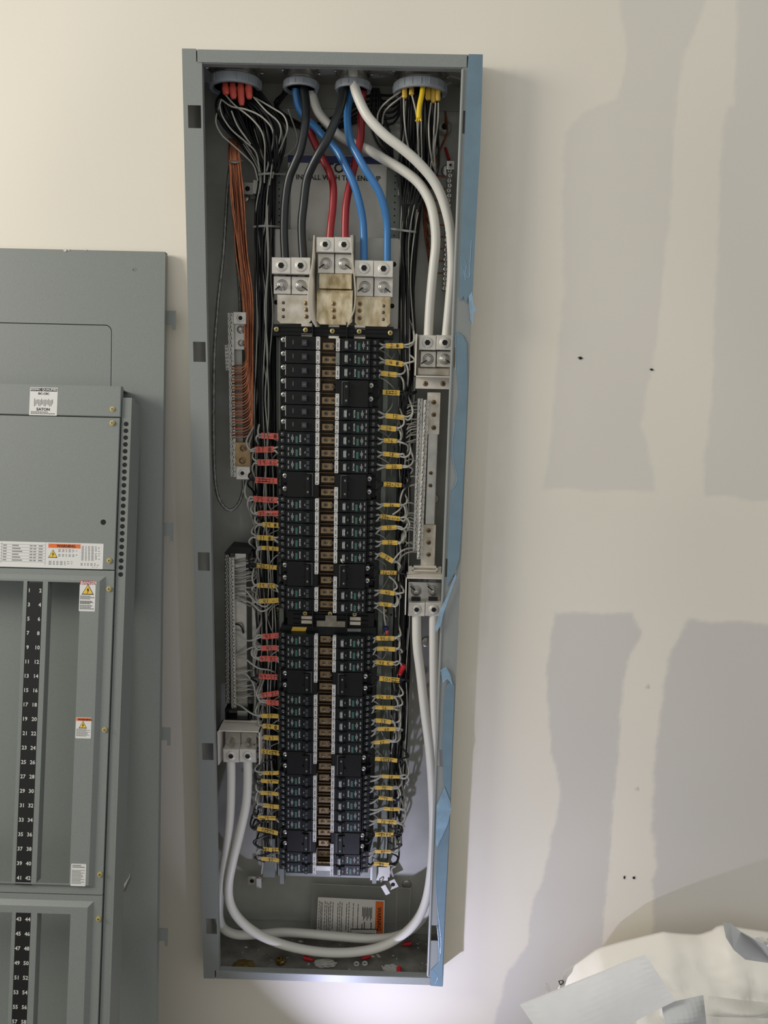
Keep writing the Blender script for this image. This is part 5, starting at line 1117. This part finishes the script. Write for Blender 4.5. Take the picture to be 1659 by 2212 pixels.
mb, q, t, tri, lines = sticker('s', -60, 1171, 223, 1226, .0, .0012)
def X(px): return (px+60)/283.
def Y(py): return (py-1171)/55.
q(X(104), Y(1173.5), X(173.5), Y(1182.5), 2); t('WARNING', X(142), Y(1178), .0068, 1)
tri(X(114.5), Y(1196), .0145, 4, 1)
for (a_, b_, c_, d_, n_, sd) in ((126, 1185, 171, 1192, 3, 2), (126, 1196, 171, 1202, 2, 4), (106, 1211, 158, 1220, 4, 5), (176, 1177, 219, 1209, 13, 7), (175, 1214, 217, 1220, 2, 3), (200, 1221, 217, 1224, 1, 1)):
    lines(X(a_), Y(b_), X(c_), Y(d_), n_, 3, .55, sd)
for k in range(7): q(X(-50), Y(1176.5+6.2*k), X(97), Y(1177.1+6.2*k), 3)
q(X(98), Y(1173), X(98.6), Y(1220), 3); q(X(3), Y(1173), X(3.6), Y(1218), 3)
for k in range(6):
    yy = 1178.2+6.3*k
    for (a_, b_) in ((6, 14), (26, 40+4*(k % 3)), (64, 70), (72, 78), (83, 92)): q(X(a_), Y(yy), X(b_), Y(yy+2.4), 3)
mb.build('rating_sticker', ['sticker', 'ink', 'warn_orange', 'grey_print', 'warn_yellow'], DF)
mb, q, t, tri, lines = sticker('s', 171.5, 1254.5, 206, 1320.5, Rz, .0006)
q(.0, .0, 1, .125, 2); t('DANGER', .58, .065, .0072, 0); tri(.14, .065, .0055, 0, 2); tri(.52, .30, .0185, 4, 1)
lines(.05, .49, .95, .62, 3, 3, .7, 2); lines(.05, .66, .95, .78, 3, 1, .6, 3); lines(.05, .80, .95, .95, 3, 3, .7, 6)
mb.build('danger_sticker', ['sticker', 'ink', 'danger_red', 'grey_print', 'warn_yellow'], DF)
mb, q, t, tri, lines = sticker('s', 163.5, 1550, 197, 1595, Rz, .0012)
q(.02, .02, .98, .16, 2); t('WARNING', .58, .095, .0050, 1); tri(.46, .36, .0125, 4, 1); lines(.05, .54, .95, .92, 8, 3, .55, 2)
mb.build('warning_sticker', ['sticker', 'ink', 'warn_orange', 'grey_print', 'warn_yellow'], DF)
mb, q, t, tri, lines = sticker('s', 153, 1866, 185.5, 1914, Rz, .0014)
lines(.08, .05, .9, .2, 2, 1, .6, 2); lines(.06, .28, .92, .92, 11, 1, .5, 5)
mb.build('notice_sticker', ['sticker', 'grey_print'], DF)
# ================================================================ LOWER RIGHT: SACK, BOARD, TORN SHEETS
def hill(name, outline, D0, depth, mt, label, cat, seed, amp=.010, zlow=FZ, nn=64, mm=40):
    """bulging sack: the px outline is its skyline at depth D0; it swells toward the viewer and falls to the floor"""
    sky = [P(x, y, D0) for x, y in outline]; xs = [p.x for p in sky]; mb = MB(); vs = []
    def sz(x):
        for a, b in zip(sky, sky[1:]):
            if x <= b.x: return lerp(a.z, b.z, max(0, (x-a.x)/max(1e-6, b.x-a.x)))
        return sky[-1].z
    for i in range(nn+1):
        x = lerp(xs[0], xs[-1], i/nn); zt = sz(x)
        for j in range(mm+1):
            t = j/mm; a = t*math.pi*.5; edge = min(1, math.sin(math.pi*min(1, max(.02, i/nn)))*2.2)
            y = D0-depth*math.sin(a)*edge; z = zlow+(zt-zlow)*(1-(1-math.cos(a))*.55) if t < 1 else zlow
            nz = Vector((x*9+seed, y*9, z*9)); k = amp*(noise.noise(nz)*1.3+.8*abs(noise.noise(nz*2.3))-.55*abs(noise.noise(nz*5.1+Vector((5, 1, 0))))-.25*abs(noise.noise(nz*11)))
            vs.append((x, y-k*t*2.2, z+k*(t*.8)))
    for i in range(nn+1): vs.append((lerp(xs[0], xs[-1], i/nn), D0+.0, zlow))
    m = mm+1; fs = [(i*m+j, (i+1)*m+j, (i+1)*m+j+1, i*m+j+1) for i in range(nn) for j in range(mm)]
    b = (nn+1)*m; fs += [(i*m, b+i, b+i+1, (i+1)*m) for i in range(nn)]
    mb.add(vs, fs, 0, True); o = mb.build(name, mt); return tag(o, label, cat)
hill('plastic_sack', [(1178, 2260), (1186, 2190), (1198, 2144), (1238, 2086), (1290, 2048), (1340, 2034), (1410, 2017), (1432, 2012), (1470, 2016), (1510, 2018), (1540, 2008), (1552, 1997), (1580, 2000), (1659, 2012), (1760, 2030), (1840, 2120)], -.005, .17, 'sack', 'large bulging off-white plastic sack slumped against the wall at lower right', 'sack', 2.0, .016)
def sheet(name, px, mt, label, cat, th=.0022, n=10, curl=.0):
    """px: four corners (px, py, depth) -> a gently bent sheet with thickness"""
    c = [P(*p) for p in px]; mb = MB(); vs = []
    nrm = (c[1]-c[0]).cross(c[3]-c[0]).normalized()
    if nrm.y > 0: nrm = -nrm
    for s in (0, -1):
        for i in range(n+1):
            for j in range(n+1):
                u, v = i/n, j/n; p = c[0].lerp(c[1], u).lerp(c[3].lerp(c[2], u), v); k = curl*math.sin(math.pi*v)*math.sin(math.pi*u)+.0035*noise.noise(p*14)
                vs.append(p+nrm*(k+s*th))
    m = n+1; fs = [(b+i*m+j, b+(i+1)*m+j, b+(i+1)*m+j+1, b+i*m+j+1) for b in (0, m*m) for i in range(n) for j in range(n)]
    B_ = m*m
    for i in range(n):
        for a, b in ((i*m, (i+1)*m), (i*m+n, (i+1)*m+n), (i, i+1), (n*m+i, n*m+i+1)): fs.append((a, b, b+B_, a+B_))
    mb.add(vs, fs, 0, False); o = mb.build(name, mt); return tag(o, label, cat)
sheet('foam_board', [(1124, 2172, -.235), (1395, 2064, -.20), (1461, 2162, -.23), (1205, 2290, -.27)], 'foam', 'white rectangular foam board lying slanted across the front of the sack', 'board', .007, 10, .006)
mb = MB(); tp = [(1562, 1995), (1578, 1996), (1600, 2014), (1632, 2030), (1650, 2038), (1672, 2060), (1672, 2082), (1610, 2073), (1585, 2052), (1568, 2025)]
A0 = [P(x, y, -.14+.03*math.sin(k*1.2)) for k, (x, y) in enumerate(tp)]; mb.prism(A0, (.001, .0025, 0)); tag(mb.build('torn_sheet', 'torn'), 'grey torn paper flap with curved lower edge on top of the sack', 'paper')
mb = MB(); tp = [(1205, 2148), (1213, 2120), (1222, 2098), (1240, 2086), (1236, 2100), (1226, 2112), (1218, 2135), (1210, 2150)]
mb.prism([P(x, y, -.185) for x, y in tp], (0, .0015, 0)); lt = P(1213, 2122, -.1865); mb.text('D', lt, (.9, 0, .4), (-.4, 0, .9), .014, 1); tag(mb.build('torn_label_strip', ['paper', 'ink']), 'narrow torn label strip printed with the letter D at the sack edge', 'label strip')
mb = MB(); mb.prism([P(x, y, -.19) for x, y in ((1177, 2124), (1186, 2128), (1191, 2140), (1193, 2152), (1180, 2158), (1182, 2142), (1177, 2132))], (0, .0015, 0)); tag(mb.build('torn_paper_scrap', 'paper'), 'small torn paper scrap sticking up left of the foam board', 'paper')
sheet('clear_wrap', [(1532, 2152, -.225), (1668, 2168, -.225), (1668, 2200, -.24), (1528, 2196, -.24)], 'clear_film', 'shiny clear plastic wrap fold low on the right of the sack', 'plastic wrap', .0015, 12, .03)
sheet('torn_sheet', [(1430, 2170, -.225), (1520, 2150, -.21), (1528, 2230, -.24), (1440, 2235, -.25)], 'torn', 'grey translucent plastic fold beside the lower right corner of the foam board', 'paper', .0015, 8, .015)
crumple('torn_paper_bits', P(1648, 2036, -.13), .012, .008, .006, 'paper', 'crumpled paper bit on the far right top of the sack', 'paper', 4)
